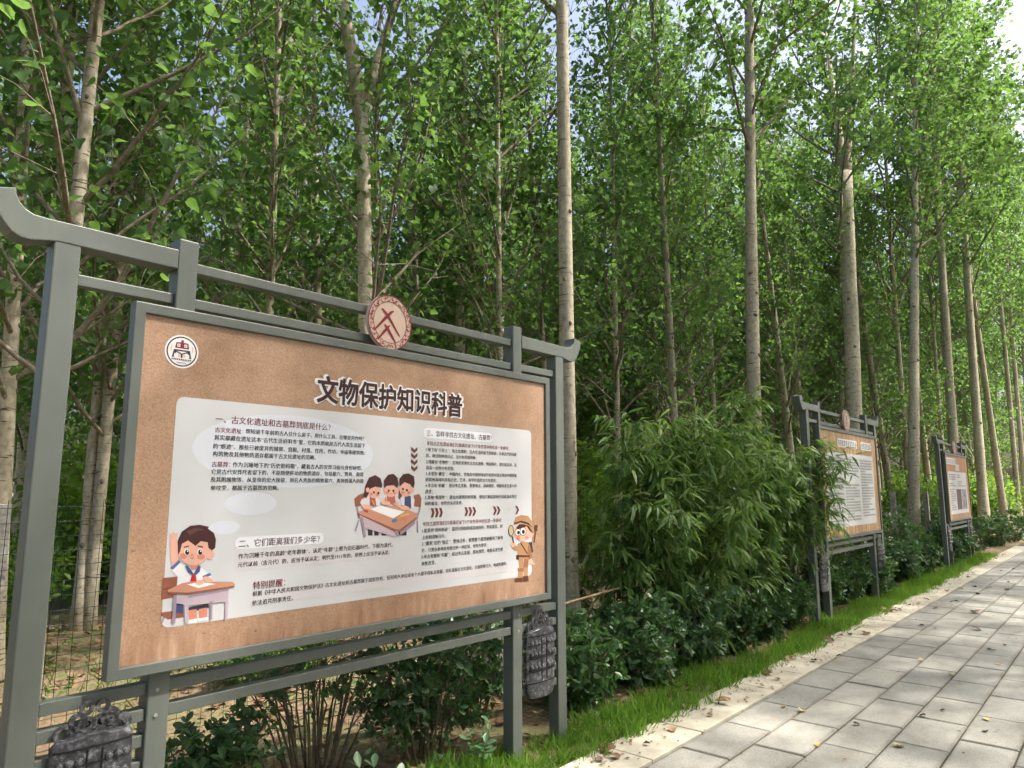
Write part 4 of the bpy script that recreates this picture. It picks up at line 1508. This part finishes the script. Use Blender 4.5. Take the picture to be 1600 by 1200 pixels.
for k in range(46):
    X = 18 + 46 * rw.random() ** 1.2
    Y = 1.6 + 9 * rw.random()
    t = empty('understory_bush', (X, Y, 0), rw.uniform(0, 6.28))
    sc_ = rw.uniform(.9, 1.5)
    t.scale = (sc_ * 1.25, sc_ * 1.25, sc_ * rw.uniform(.8, 1.2))
    st, me = ub[k % 3]
    link('stems', st, t)
    tag(link('foliage', me, t), kind='stuff')
    tag(t, 'green bush crowding the rows beyond the farthest board', 'bush', 'bushes beyond the farthest board')
for k in range(20):
    X = 15 + 40 * rw.random()
    Y = 2.4 + 9 * rw.random()
    put_tree('low', k, (X, Y, 0), (X + rw.uniform(-.6, .6), Y + rw.uniform(-.6, .6), 9), rw.uniform(.12, .2), 'distant poplar in the rows beyond the farthest board', 'poplars beyond the farthest board', hscale=rw.uniform(1.3, 1.75))
for k in range(15):  # out-of-view bushes put in to dim the boards but not the path
    t = empty('understory_bush', (-9 + 2.2 * k + rw.uniform(-.5, .5), -7.6 + rw.uniform(-.4, .4), -.06), rw.uniform(0, 6.28))
    sc_ = rw.uniform(1.3, 1.7)
    t.scale = (sc_ * 1.2, sc_, sc_ * 1.1)
    st, me = ub[k % 3]
    link('stems', st, t)
    tag(link('foliage', me, t), kind='stuff')
    tag(t, 'unseen bush added across the path to dim the boards', 'bush', 'unseen bushes added to dim the boards')

for k, (X, Y) in enumerate(((22.6, 2.2), (29.0, 2.4))):
    put_tree('broad', k, (X, Y, 0), (X + .2, Y - .1, 9), .17, 'tall broad poplar whose leaves close the gaps of the canopy', 'tall broad poplars of the wood', hscale=1.3 if X > 10 else 1.05)

for k, (pxx, pyy, Y, sc_) in enumerate(((925, 700, 4.6, 1.0), (905, 640, 6.5, 1.4), (990, 640, 7.5, 1.5), (1010, 700, 6.0, 1.1), (1290, 640, 5.2, 1.5), (1380, 700, 4.6, 1.4), (1440, 640, 5.0, 1.8), (640, 520, 8.5, 1.8), (760, 560, 8.0, 1.8), (480, 480, 9.0, 1.9))):
    P0 = at(pxx, pyy, Y)
    t = empty('understory_bush', (float(P0[0]), Y, max(-.1, float(P0[2]) - 1.25 * sc_)), k * 1.1)
    t.scale = (sc_ * 1.1, sc_ * 1.1, sc_)
    t.location.z = 0
    st, me = ub[k % 3]
    link('stems', st, t)
    tag(link('foliage', me, t), kind='stuff')
    tag(t, 'yellow-green bush growing among the trunks far behind the boards', 'bush', 'understory bushes deep in the wood')

for k, (pxx, Y) in enumerate(((350, 8.2), (335, 11.5), (380, 14.5), (700, 10.5), (930, 8.5), (985, 10.5), (560, 13.0))):
    P0 = at(pxx, 500, Y)
    put_tree('low', k, (float(P0[0]), Y, 0), (float(P0[0]) + .2, Y, 9), .14, 'slender poplar crowded deep in the wood behind the boards', 'poplars crowded deep in the wood', hscale=1.25)

for k, (pxx, Y) in enumerate(((990, 6.4), (1070, 5.6), (1130, 8.5), (1260, 6.0), (1545, 3.6), (1575, 4.2))):
    P0 = at(pxx, 500, Y)
    put_tree('low', k, (float(P0[0]), Y, 0), (float(P0[0]) + .2, Y, 9), .15, 'slender poplar crowded deep in the wood behind the boards', 'poplars crowded deep in the wood', hscale=1.4 if pxx < 1400 else 2.1)

# ------------------------------------------------------------------ wire fence behind the boards
FY = .95
fence = empty('wire_fence', (0, FY, 0))
tag(fence, 'green welded wire fence on concrete posts behind the boards', 'fence')
for X in (-.135, 3.15, 6.3, 9.5, 12.6, 15.45, 18.6, 21.8):
    pm = MB()
    h = 1.47 if X > 0 else 1.465
    n = 9
    for k in range(n):
        za, zb_ = -.1 + (h + .1) * k / n, -.1 + (h + .1) * (k + 1) / n - .004
        j = random.uniform(-.003, .003)
        pm.box(-.055 + j, .055 + j, .02, .12, za, zb_)
    pm.box(-.05, .05, .024, .116, -.1, h - .01)
    p = pm.build('concrete_post', M['concrete'], fence)
    p.location = (X, 0, 0)
rr = random.Random(4)
vw = MB().tube([(0, 0, -.05), (.002, 0, .7), (0, 0, 1.48)], .0014, 4, False).mesh('wire', M['wire'])
hw = MB().tube([(x, .003 * math.sin(x * 3), .004 * math.sin(x * 2.2)) for x in np.arange(-3, 7.01, .5)], .0014, 4, False).mesh('wire', M['wire'])
X = -2.4
while X < 6.2:
    p = link('wire', vw, fence); p.location = (X + rr.uniform(-.004, .004), rr.uniform(-.006, .006), 0); p.rotation_euler = (rr.uniform(-.01, .01), rr.uniform(-.012, .012), 0)
    X += .062
for k in range(22):
    p = link('wire', hw, fence); p.location = (0, .004, .06 + .066 * k); p.rotation_euler = (0, rr.uniform(-.002, .002), 0)
far_w = MB()
for k in range(15):
    far_w.tube([(x, .004, .08 + .098 * k) for x in np.arange(7, 23.1, 2)], .0016, 3, False)
for x in np.arange(7, 23, .12):
    far_w.tube([(x, 0, -.05), (x, 0, 1.48)], .0014, 3, False)
tag(far_w.build('far_wire', M['wire'], fence), kind='stuff')


# ------------------------------------------------------------------ shrubs of the border
def leaf_parts(parent, pos, ax, nr, size, templ, mat, n_show, name='leaf', width=1.0):
    """the leaves that show largest, each an object of its own, from a few shared meshes"""
    base = [leaf_mesh(name, np.zeros((1, 3)), np.array([[0, 1.0, 0]]), np.array([[0, 0, 1.0]]), 1.0, (templ[0] * np.array([width, 1, q]), templ[1]), mat) for q in (.6, 1.0, 1.5, 2.0, -.8, .2)]
    for q, me in enumerate(base):
        me.attributes['rnd'].data.foreach_set('value', np.full(len(me.vertices), (.15, .85, .35, .6, .75, .98)[q], np.float32))
    ax = norm(ax)
    n = norm(nr - (nr * ax).sum(1, keepdims=True) * ax)
    b_ = np.cross(ax, n)
    for k in range(n_show):
        m = Matrix(((b_[k][0], ax[k][0], n[k][0], pos[k][0]), (b_[k][1], ax[k][1], n[k][1], pos[k][1]), (b_[k][2], ax[k][2], n[k][2], pos[k][2]), (0, 0, 0, 1)))
        o_ = link(name, base[k % 6], parent)
        o_.matrix_local = m @ Matrix.Scale(float(size[k]), 4)


def shrub(name, X, Y, h, rx, ry, label, n_leaf=2600, leaf=.052, show=0, seed=0, bare=.25, mat='hedge', group='shrubs of the border along the path', n_stem=16, cat='shrub', face=None, templ=None, rosette=6, z0=0.0):
    g_ = np.random.default_rng(seed + 100)
    t = empty(name, (X, Y, z0))
    sb = MB()
    tips, td = [], []
    for k in range(n_stem):
        th = 2 * math.pi * (k + g_.random()) / n_stem
        q = math.sqrt(g_.uniform(.05, 1.0))
        e = np.array([math.cos(th) * rx * q, math.sin(th) * ry * q, h * (1 - .35 * q * q) * g_.uniform(.75, 1.08)])
        s = np.array([e[0] * .28, e[1] * .28, -.03])
        m = s + (e - s) * .5 + np.array([g_.normal(0, .04), g_.normal(0, .04), .05])
        sb.tube([s, m, e], [.0075, .0055, .002], 4, False)
        for j in range(7):
            u = g_.uniform(bare, 1)
            p = (1 - u) ** 2 * s + 2 * u * (1 - u) * m + u * u * e
            d = norm(np.array([g_.normal(0, 1), g_.normal(0, 1), g_.normal(.25, .5)]))
            q2 = p + d * g_.uniform(.06, .16) * (h / .7)
            q2[2] = max(q2[2], .04)
            sb.tube([p, q2], [.003, .0015], 3, False)
            tips.append(q2); td.append(d)
        tips.append(e); td.append(norm(e - m))
    tag(sb.build('stems', M['twig'], t, True), kind='stuff')
    tips, td = np.array(tips), np.array(td)
    nb = max(1, n_leaf // rosette)
    idx = g_.integers(0, len(tips), nb)
    c = tips[idx] + g_.normal(0, .035, (nb, 3))
    c[:, 2] = np.maximum(c[:, 2], .03)
    d = norm(td[idx] * .7 + g_.normal(0, .45, (nb, 3)) + np.array([0, 0, .25]))
    pos = np.repeat(c, rosette, 0)
    D_ = np.repeat(d, rosette, 0)
    n = len(pos)
    side = norm(np.cross(D_, norm(g_.normal(0, 1, (n, 3)))))
    ax = norm(side * .95 + D_ * g_.uniform(.05, .8, (n, 1)))
    nr = D_ * 1.0 + g_.normal(0, .25, (n, 3)) - ax * .1
    pos = pos - D_ * g_.uniform(0, .05, (n, 1))
    size = leaf * g_.uniform(.6, 1.25, n)
    T = templ or T_OVAL
    order = np.argsort(pos @ norm(np.array([-.75, -.65, .25])))[::-1]                 # the leaves nearest the path first
    order = order[:int(n * .30)][g_.permutation(int(n * .30))].tolist() + order[int(n * .30):].tolist() if show else order
    order = np.array(order)
    if show:
        leaf_parts(t, pos[order], ax[order], nr[order], size[order], T, M[mat], show)
    o2 = order[show:]
    tag(link('foliage', leaf_mesh('foliage', pos[o2], ax[o2], nr[o2], size[o2], T, M[mat]), t), kind='stuff')
    tag(t, label, cat, group)
    return t


# under the nearest board
def gp(px, py):
    p = ground(px, py)
    return float(p[0]), float(p[1])


shrub('shrub', .62, .42, .52, .32, .26, 'low dark leafy shrub under the left half of the nearest board', 1900, .05, 160, 1, .1)
shrub('shrub', 1.30, .62, .95, .42, .30, 'bare-stemmed shrub with few leaves under the middle of the nearest board', 420, .05, 60, 2, .6, n_stem=34)
shrub('shrub', 1.95, .50, .82, .48, .32, 'leafy dark shrub under the right half of the nearest board', 2800, .052, 200, 3, .25, n_stem=22)
shrub('shrub', 2.6, .75, .82, .36, .30, 'shaded shrub behind the right post of the nearest board', 1700, .05, 80, 4, .2)
for i, (X, Y, h, s, lab) in enumerate(((2.02, .10, .22, 9, 'pale green sprout at the foot of the right inner post'), (1.10, -.02, .26, 12, 'pale green sprout in front of the bare stems'),
                                      (1.32, .06, .20, 8, 'small sprout right of the larger pale green one'), (.72, .05, .24, 9, 'leafy sprout at the bottom edge left of the pale green one'))):
    t = empty('seedling', (X, Y, 0))
    g_ = np.random.default_rng(300 + i)
    sb = MB()
    pos, ax, nr = [], [], []
    for k in range(3):
        th = k * 2.1 + i
        e = np.array([.07 * math.cos(th), .07 * math.sin(th), h * (1 - .16 * k)])
        sb.tube([(0, 0, -.03), e * np.array([.5, .5, .55]), e], [.004, .003, .002], 4, False)
        for q in range(s):
            u = .35 + .65 * (q // 2) / max(1, (s - 1) // 2)
            a = th + q * 1.9
            p = e * np.array([u, u, u])
            pos.append(p); dd = np.array([math.cos(a), math.sin(a), .35 + .5 * (u > .95)])
            ax.append(dd); nr.append(np.array([g_.normal(0, .2), g_.normal(0, .2) - .2, 1.0]))
    sb.build('stems', M['culm'], t, True)
    leaf_parts(t, np.array(pos), np.array(ax), np.array(nr), .075 * g_.uniform(.7, 1.2, len(pos)), T_OVAL, M['sprout'], len(pos))
    tag(t, lab, 'seedling', 'pale sprouts at the foot of the nearest board')

# hedge between the first and second boards
HED = [(3.35, .42, .62, .40, .30, 'first hedge shrub right of the nearest board', 200), (4.05, .36, .66, .45, .32, 'second hedge shrub right of the nearest board', 220),
       (4.85, .36, .70, .48, .34, 'hedge shrub in front of the left part of the bamboo', 200), (5.65, .36, .66, .48, .34, 'hedge shrub in front of the middle of the bamboo', 160),
       (6.45, .40, .62, .46, .34, 'hedge shrub in front of the right part of the bamboo', 120), (7.15, .44, .60, .42, .34, 'hedge shrub left of the middle board\'s left post', 60)]
for i, (X, Y, h, rx, ry, lab, sh) in enumerate(HED):
    shrub('shrub', X, Y - .05, h, rx, ry + .05, lab, 3600, .062, sh, 10 + i, .02, n_stem=24)
HED2 = [(8.45, .36, .62, .5, .3, 'shrub under the left half of the middle board'), (9.35, .34, .68, .5, .3, 'shrub under the right half of the middle board'),
        (10.35, .25, .62, .5, .34, 'shrub wrapped round the right post of the middle board'), (11.4, .40, .78, .6, .4, 'low shrub right of the middle board'),
        (12.9, .62, 1.28, .75, .55, 'tall rounded dark shrub between the middle and the farthest board'), (12.6, .22, .66, .6, .34, 'low shrub in front of the tall rounded one'),
        (13.8, .30, .78, .6, .36, 'low shrub left of the farthest board\'s left post'), (15.9, .30, .66, .6, .34, 'pale-leaved shrub at the foot of the farthest board'),
        (17.1, .32, .72, .6, .36, 'blue-green shrub under the right half of the farthest board'), (18.4, .42, .95, .7, .45, 'broad shrub right of the farthest board'),
        (20.2, .40, .85, .9, .5, 'shrub near the far end of the grass strip'), (22.4, .25, .85, 1.0, .6, 'clipped dark shrub at the far end of the grass strip'), (25.0, .1, .9, 1.2, .8, 'shrub beyond the end of the grass strip'),
        (19.3, 1.4, 1.2, .9, .5, 'tall shrub behind the right side of the farthest board')]
for i, (X, Y, h, rx, ry, lab) in enumerate(HED2):
    shrub('shrub', X, Y, h, rx, ry, lab, 2600, .075 if X > 11 else .068, 0, 30 + i, .02, n_stem=20)

# low scrub right behind the fence
for i, (X, Y, h, lab) in enumerate(((4.6, 1.7, .9, 'scrub behind the fence beside the thick pale trunk'), (2.2, 2.6, .5, 'low scrub behind the fence under the nearest board'),
                                    (10.5, 1.7, 1.3, 'scrub behind the fence at the middle board'), (14.2, 1.9, 1.5, 'scrub behind the fence between the two farther boards'), (-.3, 4.6, .9, 'scrub behind the fence at the far left'),
                                    (.9, 5.4, 1.0, 'scrub seen between the left post and the nearest board'), (16.8, 2.0, 1.5, 'scrub behind the fence at the farthest board'), (21.5, 2.2, 1.6, 'scrub behind the fence beyond the farthest board'))):
    shrub('shrub', X, Y, h, .8, .6, lab, 2200, .075, 0, 60 + i, .1, mat='leaf_pale' if i % 2 else 'weed', group='scrub behind the fence', n_stem=14)

# ------------------------------------------------------------------ bamboo
def bamboo():
    g_ = np.random.default_rng(77)
    t = empty('bamboo_clump', (5.9, .55, 0))
    tag(t, 'dense bamboo clump spilling over the left side of the middle board', 'bamboo')
    cm = []
    P_, A_, N_, S_ = [], [], [], []
    for k in range(69):
        bx, by = (g_.uniform(-1.35, 1.45) if k < 60 else g_.uniform(1.3, 1.75)), g_.uniform(-.18, .40)
        h = g_.uniform(1.4, 2.75) * (1 - .18 * abs(bx) / 1.4)
        lx = bx * .32 + g_.normal(0, .22) + .10
        ly = g_.uniform(-.60, .10) if g_.random() < .7 else g_.uniform(-.1, .35)
        if bx > .95 and g_.random() < .6:
            lx += g_.uniform(.3, .8); ly -= .25; h *= .86
        if k >= 60:
            lx, ly, h = g_.uniform(-.05, .55), g_.uniform(-.5, -.2), g_.uniform(1.45, 2.15)
            by = g_.uniform(-.35, -.1)
        elif bx > .2 and ly < -.45 and lx > .9:
            ly = -.4
        s = np.array([bx, by, -.05])
        e = s + np.array([lx, ly, h])
        m = s + np.array([lx * .22, ly * .18, h * .72])
        line_ = [(1 - u) ** 2 * s + 2 * u * (1 - u) * m + u * u * e for u in np.linspace(0, 1, 9)]
        MB().tube(line_, np.linspace(.0075, .002, 9), 5, False).build('culm', M['culm'], t, True)
        cu = MB()
        for u in np.linspace(.10 if k < 60 else .42, 1.0, 24 if k < 60 else 15):
            p = (1 - u) ** 2 * s + 2 * u * (1 - u) * m + u * u * e
            for q in range(2):
                d = norm(np.array([g_.normal(0, 1), g_.normal(-.35, 1), g_.normal(.15, .45)]))
                Lb = g_.uniform(.12, .38) * (1.15 - .4 * u)
                tip = p + d * Lb
                cm.append((p, tip))
                for f in range(9 if k < 60 else 6):
                    v = g_.uniform(.35, 1.0)
                    P_.append(p + d * Lb * v)
                    a = d * .8 + np.array([g_.normal(0, .55), g_.normal(0, .55), g_.normal(-.55, .35)])
                    A_.append(a)
                    N_.append(np.array([g_.normal(0, .45), g_.normal(-.25, .45), 1.0]))
                    S_.append(g_.uniform(.085, .185))
    tw = MB()
    for a, b_ in cm:
        tw.tube([a, b_], [.0022, .001], 3, False)
    tag(tw.build('branchlets', M['culm'], t), kind='stuff')
    P_, A_, N_, S_ = map(np.array, (P_, A_, N_, S_))
    keep = P_[:, 2] > .1
    P_, A_, N_, S_ = P_[keep], A_[keep], N_[keep], S_[keep]
    rank = np.argsort(P_ @ np.array([-.6, -.8, .15]))[::-1]
    front = rank[:2600]
    sel = front[g_.permutation(len(front))[:300]]
    mask = np.ones(len(P_), bool); mask[sel] = False
    leaf_parts(t, P_[sel], A_[sel], N_[sel], S_[sel] * 1.15, T_LANCE, M['bamboo'], 300, width=1.15)
    tag(link('foliage', leaf_mesh('foliage', P_[mask], A_[mask], N_[mask], S_[mask], T_LANCE, M['bamboo'], 1.1), t), kind='stuff')
    return t


bamboo()

# ------------------------------------------------------------------ grass, weeds, litter
def blades(name, X, Y, n_mat, hgt, label, lean=.35, cat='grass', zf=soil_z):
    n = len(X)
    g_ = np.random.default_rng(len(X))
    pos = np.column_stack([X, Y, zf(X, Y) - .005])
    ax = np.column_stack([g_.normal(0, lean, n), g_.normal(0, lean, n), np.ones(n)])
    nr = np.column_stack([g_.normal(0, 1, n), g_.normal(0, 1, n), np.full(n, .2)])
    o_ = link(name, leaf_mesh(name, pos, ax, nr, hgt, T_BLADE, M[n_mat]))
    return tag(o_, label, cat, kind='stuff')


g_ = RNG
n = 44000
X = .9 + 18.0 * g_.random(n) ** 1.35
edge = -.29 - .025 * np.sin(X * 2.3) - .03 * np.sin(X * 5.1 + 1) + .02 * np.sin(X * 0.9) - .025 * np.sin(X * 13)
wide = .40 + .06 * np.sin(X * 1.7) + .10 * np.clip(3.5 - X, 0, 1)
Y = edge + wide * g_.random(n) ** .8 + g_.normal(0, .022, n)
tuft = np.sin(X * 7.3 + 3 * np.sin(Y * 6)) * np.sin(X * 3.1 + Y * 11 + 1) + .5 * np.sin(X * 17 + Y * 23)
h = (.045 + .085 * g_.random(n) ** 1.5) * np.clip(1 + .35 * tuft, .5, 1.6)
k = (g_.random(n) < np.clip(.72 + .35 * tuft, .15, 1))
blades('grass_strip', X[k], Y[k], 'grass', h[k], 'strip of bright green grass between the kerb and the shrubs', .5, zf=lambda x, y: np.maximum(soil_z(x, y), np.where(y < -.23, .008, -.02)))
n = 26000
X, Y = g_.uniform(-4, 14, n), .9 + 9 * g_.random(n) ** 1.2
k = (np.sin(X * 1.7 + np.sin(Y * 1.3) * 2) + np.sin(Y * 2.1 + X * .6) + g_.normal(0, .5, n)) > .35
blades('wild_grass', X[k], Y[k], 'weed', g_.uniform(.06, .17, k.sum()), 'patches of wild grass on the soil behind the fence', .6)
n = 22000
X, Y = g_.uniform(-4, 16, n), .3 + 9 * g_.random(n) ** 1.1
k = (np.sin(X * 1.3 + 2 + np.sin(Y * 1.1) * 2) + np.sin(Y * 1.6 - X * .8) + g_.normal(0, .5, n)) > .3
X, Y = X[k], Y[k]
m = len(X)
wl = link('weeds', leaf_mesh('weeds', np.column_stack([X, Y, soil_z(X, Y) + g_.uniform(.02, .14, m)]), g_.normal(0, 1, (m, 3)) * np.array([1, 1, .25]), np.column_stack([g_.normal(0, .3, m), g_.normal(0, .3, m), np.ones(m)]), g_.uniform(.03, .075, m), T_OVAL, M['weed']))
tag(wl, 'low broadleaf weeds on the soil behind the fence', 'weeds', kind='stuff')
n = 7500
X, Y = g_.uniform(-3.5, 20, n), -.05 + 7 * g_.random(n) ** 1.3
Z = soil_z(X, Y) + g_.uniform(.004, .02, n)
tag(link('leaf_litter', leaf_mesh('leaf_litter', np.column_stack([X, Y, Z]), g_.normal(0, 1, (n, 3)) * np.array([1, 1, .15]), np.column_stack([g_.normal(0, .35, n), g_.normal(0, .35, n), np.ones(n)]), g_.uniform(.03, .085, n), T_DELTA, M['dry'])),
    'dry leaf litter on the soil under the shrubs and trees', 'leaf litter', kind='stuff')
# crumbs and bits of twig along the kerb and on the pavers
n = 800
X = 1.5 + 17 * g_.random(n) ** 1.3
Y = np.where(g_.random(n) < .75, -.30 - np.abs(g_.normal(0, .12, n)), -.6 - 2.6 * g_.random(n))
tag(link('path_crumbs', leaf_mesh('path_crumbs', np.column_stack([X, Y, np.full(n, .013)]), g_.normal(0, 1, (n, 3)) * np.array([1, 1, .1]), np.column_stack([g_.normal(0, .2, n), g_.normal(0, .2, n), np.ones(n)]), g_.uniform(.008, .026, n), T_DELTA, M['dry'])),
    'crumbs of dry leaves scattered on kerb and pavers', 'leaf litter', kind='stuff')

# fallen leaves one can count
def curled(seed):
    g2 = np.random.default_rng(seed)
    V, F = [], []
    nu, nv = 5, 6
    c1, c2, tw = g2.uniform(.4, 1.7), g2.uniform(.2, 1.4), g2.uniform(-.8, .8)
    for i in range(nv + 1):
        v = i / nv
        wd = .5 * math.sin(math.pi * min(1, v * .9 + .1)) ** .7 * (1 if v < .95 else .1)
        for j in range(nu):
            u = (j / (nu - 1) - .5) * 2
            a = u * c1 * .8
            x = wd * math.sin(a) / max(.4, c1 * .8)
            x *= 1 + g2.normal(0, .16)
            z = wd * (1 - math.cos(a)) * .55 + .10 * math.sin(v * 4 + c2) + g2.normal(0, .035)
            y = (v - .5) * (1 + g2.normal(0, .05))
            x, z = x * math.cos(tw * v) - z * math.sin(tw * v), x * math.sin(tw * v) + z * math.cos(tw * v)
            V.append((x, y, z))
    for i in range(nv):
        for j in range(nu - 1):
            a = i * nu + j
            F.append((a, a + 1, a + nu + 1, a + nu))
    zmin = min(p[2] for p in V)
    return MB().add([(x, y, z - zmin) for x, y, z in V], F).mesh('fallen_leaf', None, True)


LC = {'brown': mat_noise('brown_leaf', (.11, .05, .03), (.26, .14, .075), 30, 0.75, 0.2), 'tan': mat_noise('tan_leaf', (.36, .22, .11), (.55, .38, .21), 30, 0.75, 0.2),
      'yellow': mat_noise('yellow_leaf', (.50, .36, .10), (.60, .48, .18), 30, 0.6, 0.2), 'dark': mat_noise('dark_leaf', (.025, .025, .015), (.07, .075, .035), 30, 0.7, 0.2)}
LM = {}
for c in LC:
    for s in range(4):
        me = curled(s + len(c) * 7)
        me.materials.clear(); me.materials.append(LC[c])
        LM[c, s] = me
FL = [  # pixel in the photo, size, colour
    (1128, 1100, .13, 'tan'), (1052, 1143, .08, 'tan'), (1072, 1108, .07, 'tan'), (1200, 1055, .09, 'brown'), (1190, 1074, .06, 'tan'), (1253, 1111, .07, 'yellow'), (1225, 1105, .05, 'tan'),
    (1405, 1166, .07, 'yellow'), (1441, 1118, .05, 'dark'), (1280, 1165, .06, 'yellow'), (1339, 1132, .05, 'dark'), (1440, 978, .07, 'dark'), (1527, 984, .11, 'brown'), (1525, 957, .15, 'brown'),
    (1461, 951, .08, 'dark'), (1495, 940, .08, 'dark'), (1487, 940, .06, 'dark'), (1353, 992, .10, 'brown'), (1296, 1003, .12, 'brown'), (1312, 996, .08, 'brown'), (1328, 993, .07, 'dark'), (1385, 955, .13, 'tan'), (1395, 957, .12, 'tan'),
    (1404, 954, .10, 'brown'), (1380, 950, .10, 'tan'), (1240, 1030, .09, 'tan'), (1232, 1032, .08, 'tan'), (1272, 1034, .07, 'dark'), (1270, 1012, .06, 'dark'), (1440, 1032, .06, 'yellow'), (1486, 1054, .05, 'yellow'),
    (1542, 1125, .06, 'yellow'), (1540, 1143, .05, 'dark'), (1473, 1110, .04, 'dark'), (1545, 1015, .05, 'dark'), (1553, 1016, .05, 'dark'), (1570, 1008, .05, 'dark'), (1560, 1038, .05, 'tan'),
    (1529, 929, .10, 'brown'), (1465, 921, .07, 'dark'), (1523, 917, .09, 'dark'), (1545, 919, .09, 'dark'), (1573, 922, .09, 'dark'), (1584, 914, .08, 'dark'), (1513, 903, .08, 'dark'), (1500, 920, .10, 'brown'),
    (1521, 897, .08, 'dark'), (1540, 880, .10, 'brown'), (1555, 874, .12, 'tan'), (1568, 868, .12, 'brown'), (1480, 925, .09, 'brown'), (1420, 947, .08, 'brown'), (948, 1176, .12, 'brown'), (962, 1186, .07, 'brown'), (938, 1190, .06, 'brown'),
    (1436, 945, .08, 'tan'), (1448, 938, .08, 'brown'), (1584, 889, .08, 'dark'), (1565, 892, .07, 'dark'), (1575, 910, .07, 'brown'), (1310, 1025, .06, 'dark'), (1215, 1063, .05, 'brown'), (1110, 1120, .05, 'brown'), (1010, 1165, .05, 'dark'),
]
UNIQ = {0: 'large curled tan leaf on the cream kerb right of the nearest board', 7: 'yellowing leaf near the bottom edge of the pavers', 11: 'black curled leaf alone on the pavers', 12: 'crumpled brown leaf alone on the pavers',
        13: 'largest brown leaf lying in a sunlit patch of the pavers', 5: 'yellow leaf on the paver joint near the kerb', 52: 'pointed brown leaf at the grass edge below the nearest board'}
seen_l = set()
for i, (px, py, s, c) in enumerate(FL):
    p = ground(px, py, .004)
    o_ = link('fallen_leaf', LM[c, i % 4])
    o_.location = (p[0], p[1], .013 if p[1] > -.56 else .003)
    o_.scale = (s * .85, s * .85, s * .75)
    o_.rotation_euler = (0, 0, i * 2.3)
    where = 'cream kerb' if p[1] > -.56 else 'grey pavers'
    word = {'brown': 'dry brown', 'tan': 'dry tan', 'yellow': 'yellowed', 'dark': 'blackened'}[c]
    tag(o_, UNIQ.get(i, '%s leaf fallen on the %s' % (word, where)), 'leaf', '%s leaves on the %s' % (word, where) if i not in UNIQ else 'fallen leaves lying apart')

# dry stalks and dead wood
st = MB()
g2 = np.random.default_rng(9)
for k in range(70):
    x, y = g2.uniform(3.0, 5.0), g2.uniform(.75, 1.9)
    hh = g2.uniform(.5, 1.5)
    d = np.array([g2.normal(0, .18), g2.normal(0, .14), 1]) * hh
    st.tube([(x, y, -.02), (x + d[0] * .4, y + d[1] * .4, hh * .5), (x + d[0] * 1.1, y + d[1], hh)], [.005, .004, .0015], 4, False)
tag(st.build('dry_stalks', M['drystalk'], smooth=True), 'tangle of dry brown stalks between the nearest board and the bamboo', 'dry stalks', kind='stuff')
A, B = ground(885, 940, .62), None
tb = MB().tube([(3.05, .70, .60), (3.6, .62, .66), (4.3, .60, .70), (5.1, .55, .66), (5.8, .5, .72)], [.012, .011, .010, .008, .005], 6)
tag(tb.build('dead_pole', M['drystalk'], smooth=True), 'dead stick lying level through the hedge and bamboo', 'stick')
a, b_ = at(1498, 672, 2.2), at(1562, 790, 2.2)
tb = MB().tube([b_ + (a - b_) * u + np.array([0, .03 * math.sin(u * 9), .05 * math.sin(u * 5)]) for u in np.linspace(-.25, 1, 9)], np.linspace(.06, .02, 9), 7)
tag(tb.build('fallen_branch', M['deadwood'], smooth=True), 'bleached fallen branch leaning in the scrub right of the farthest board', 'branch')
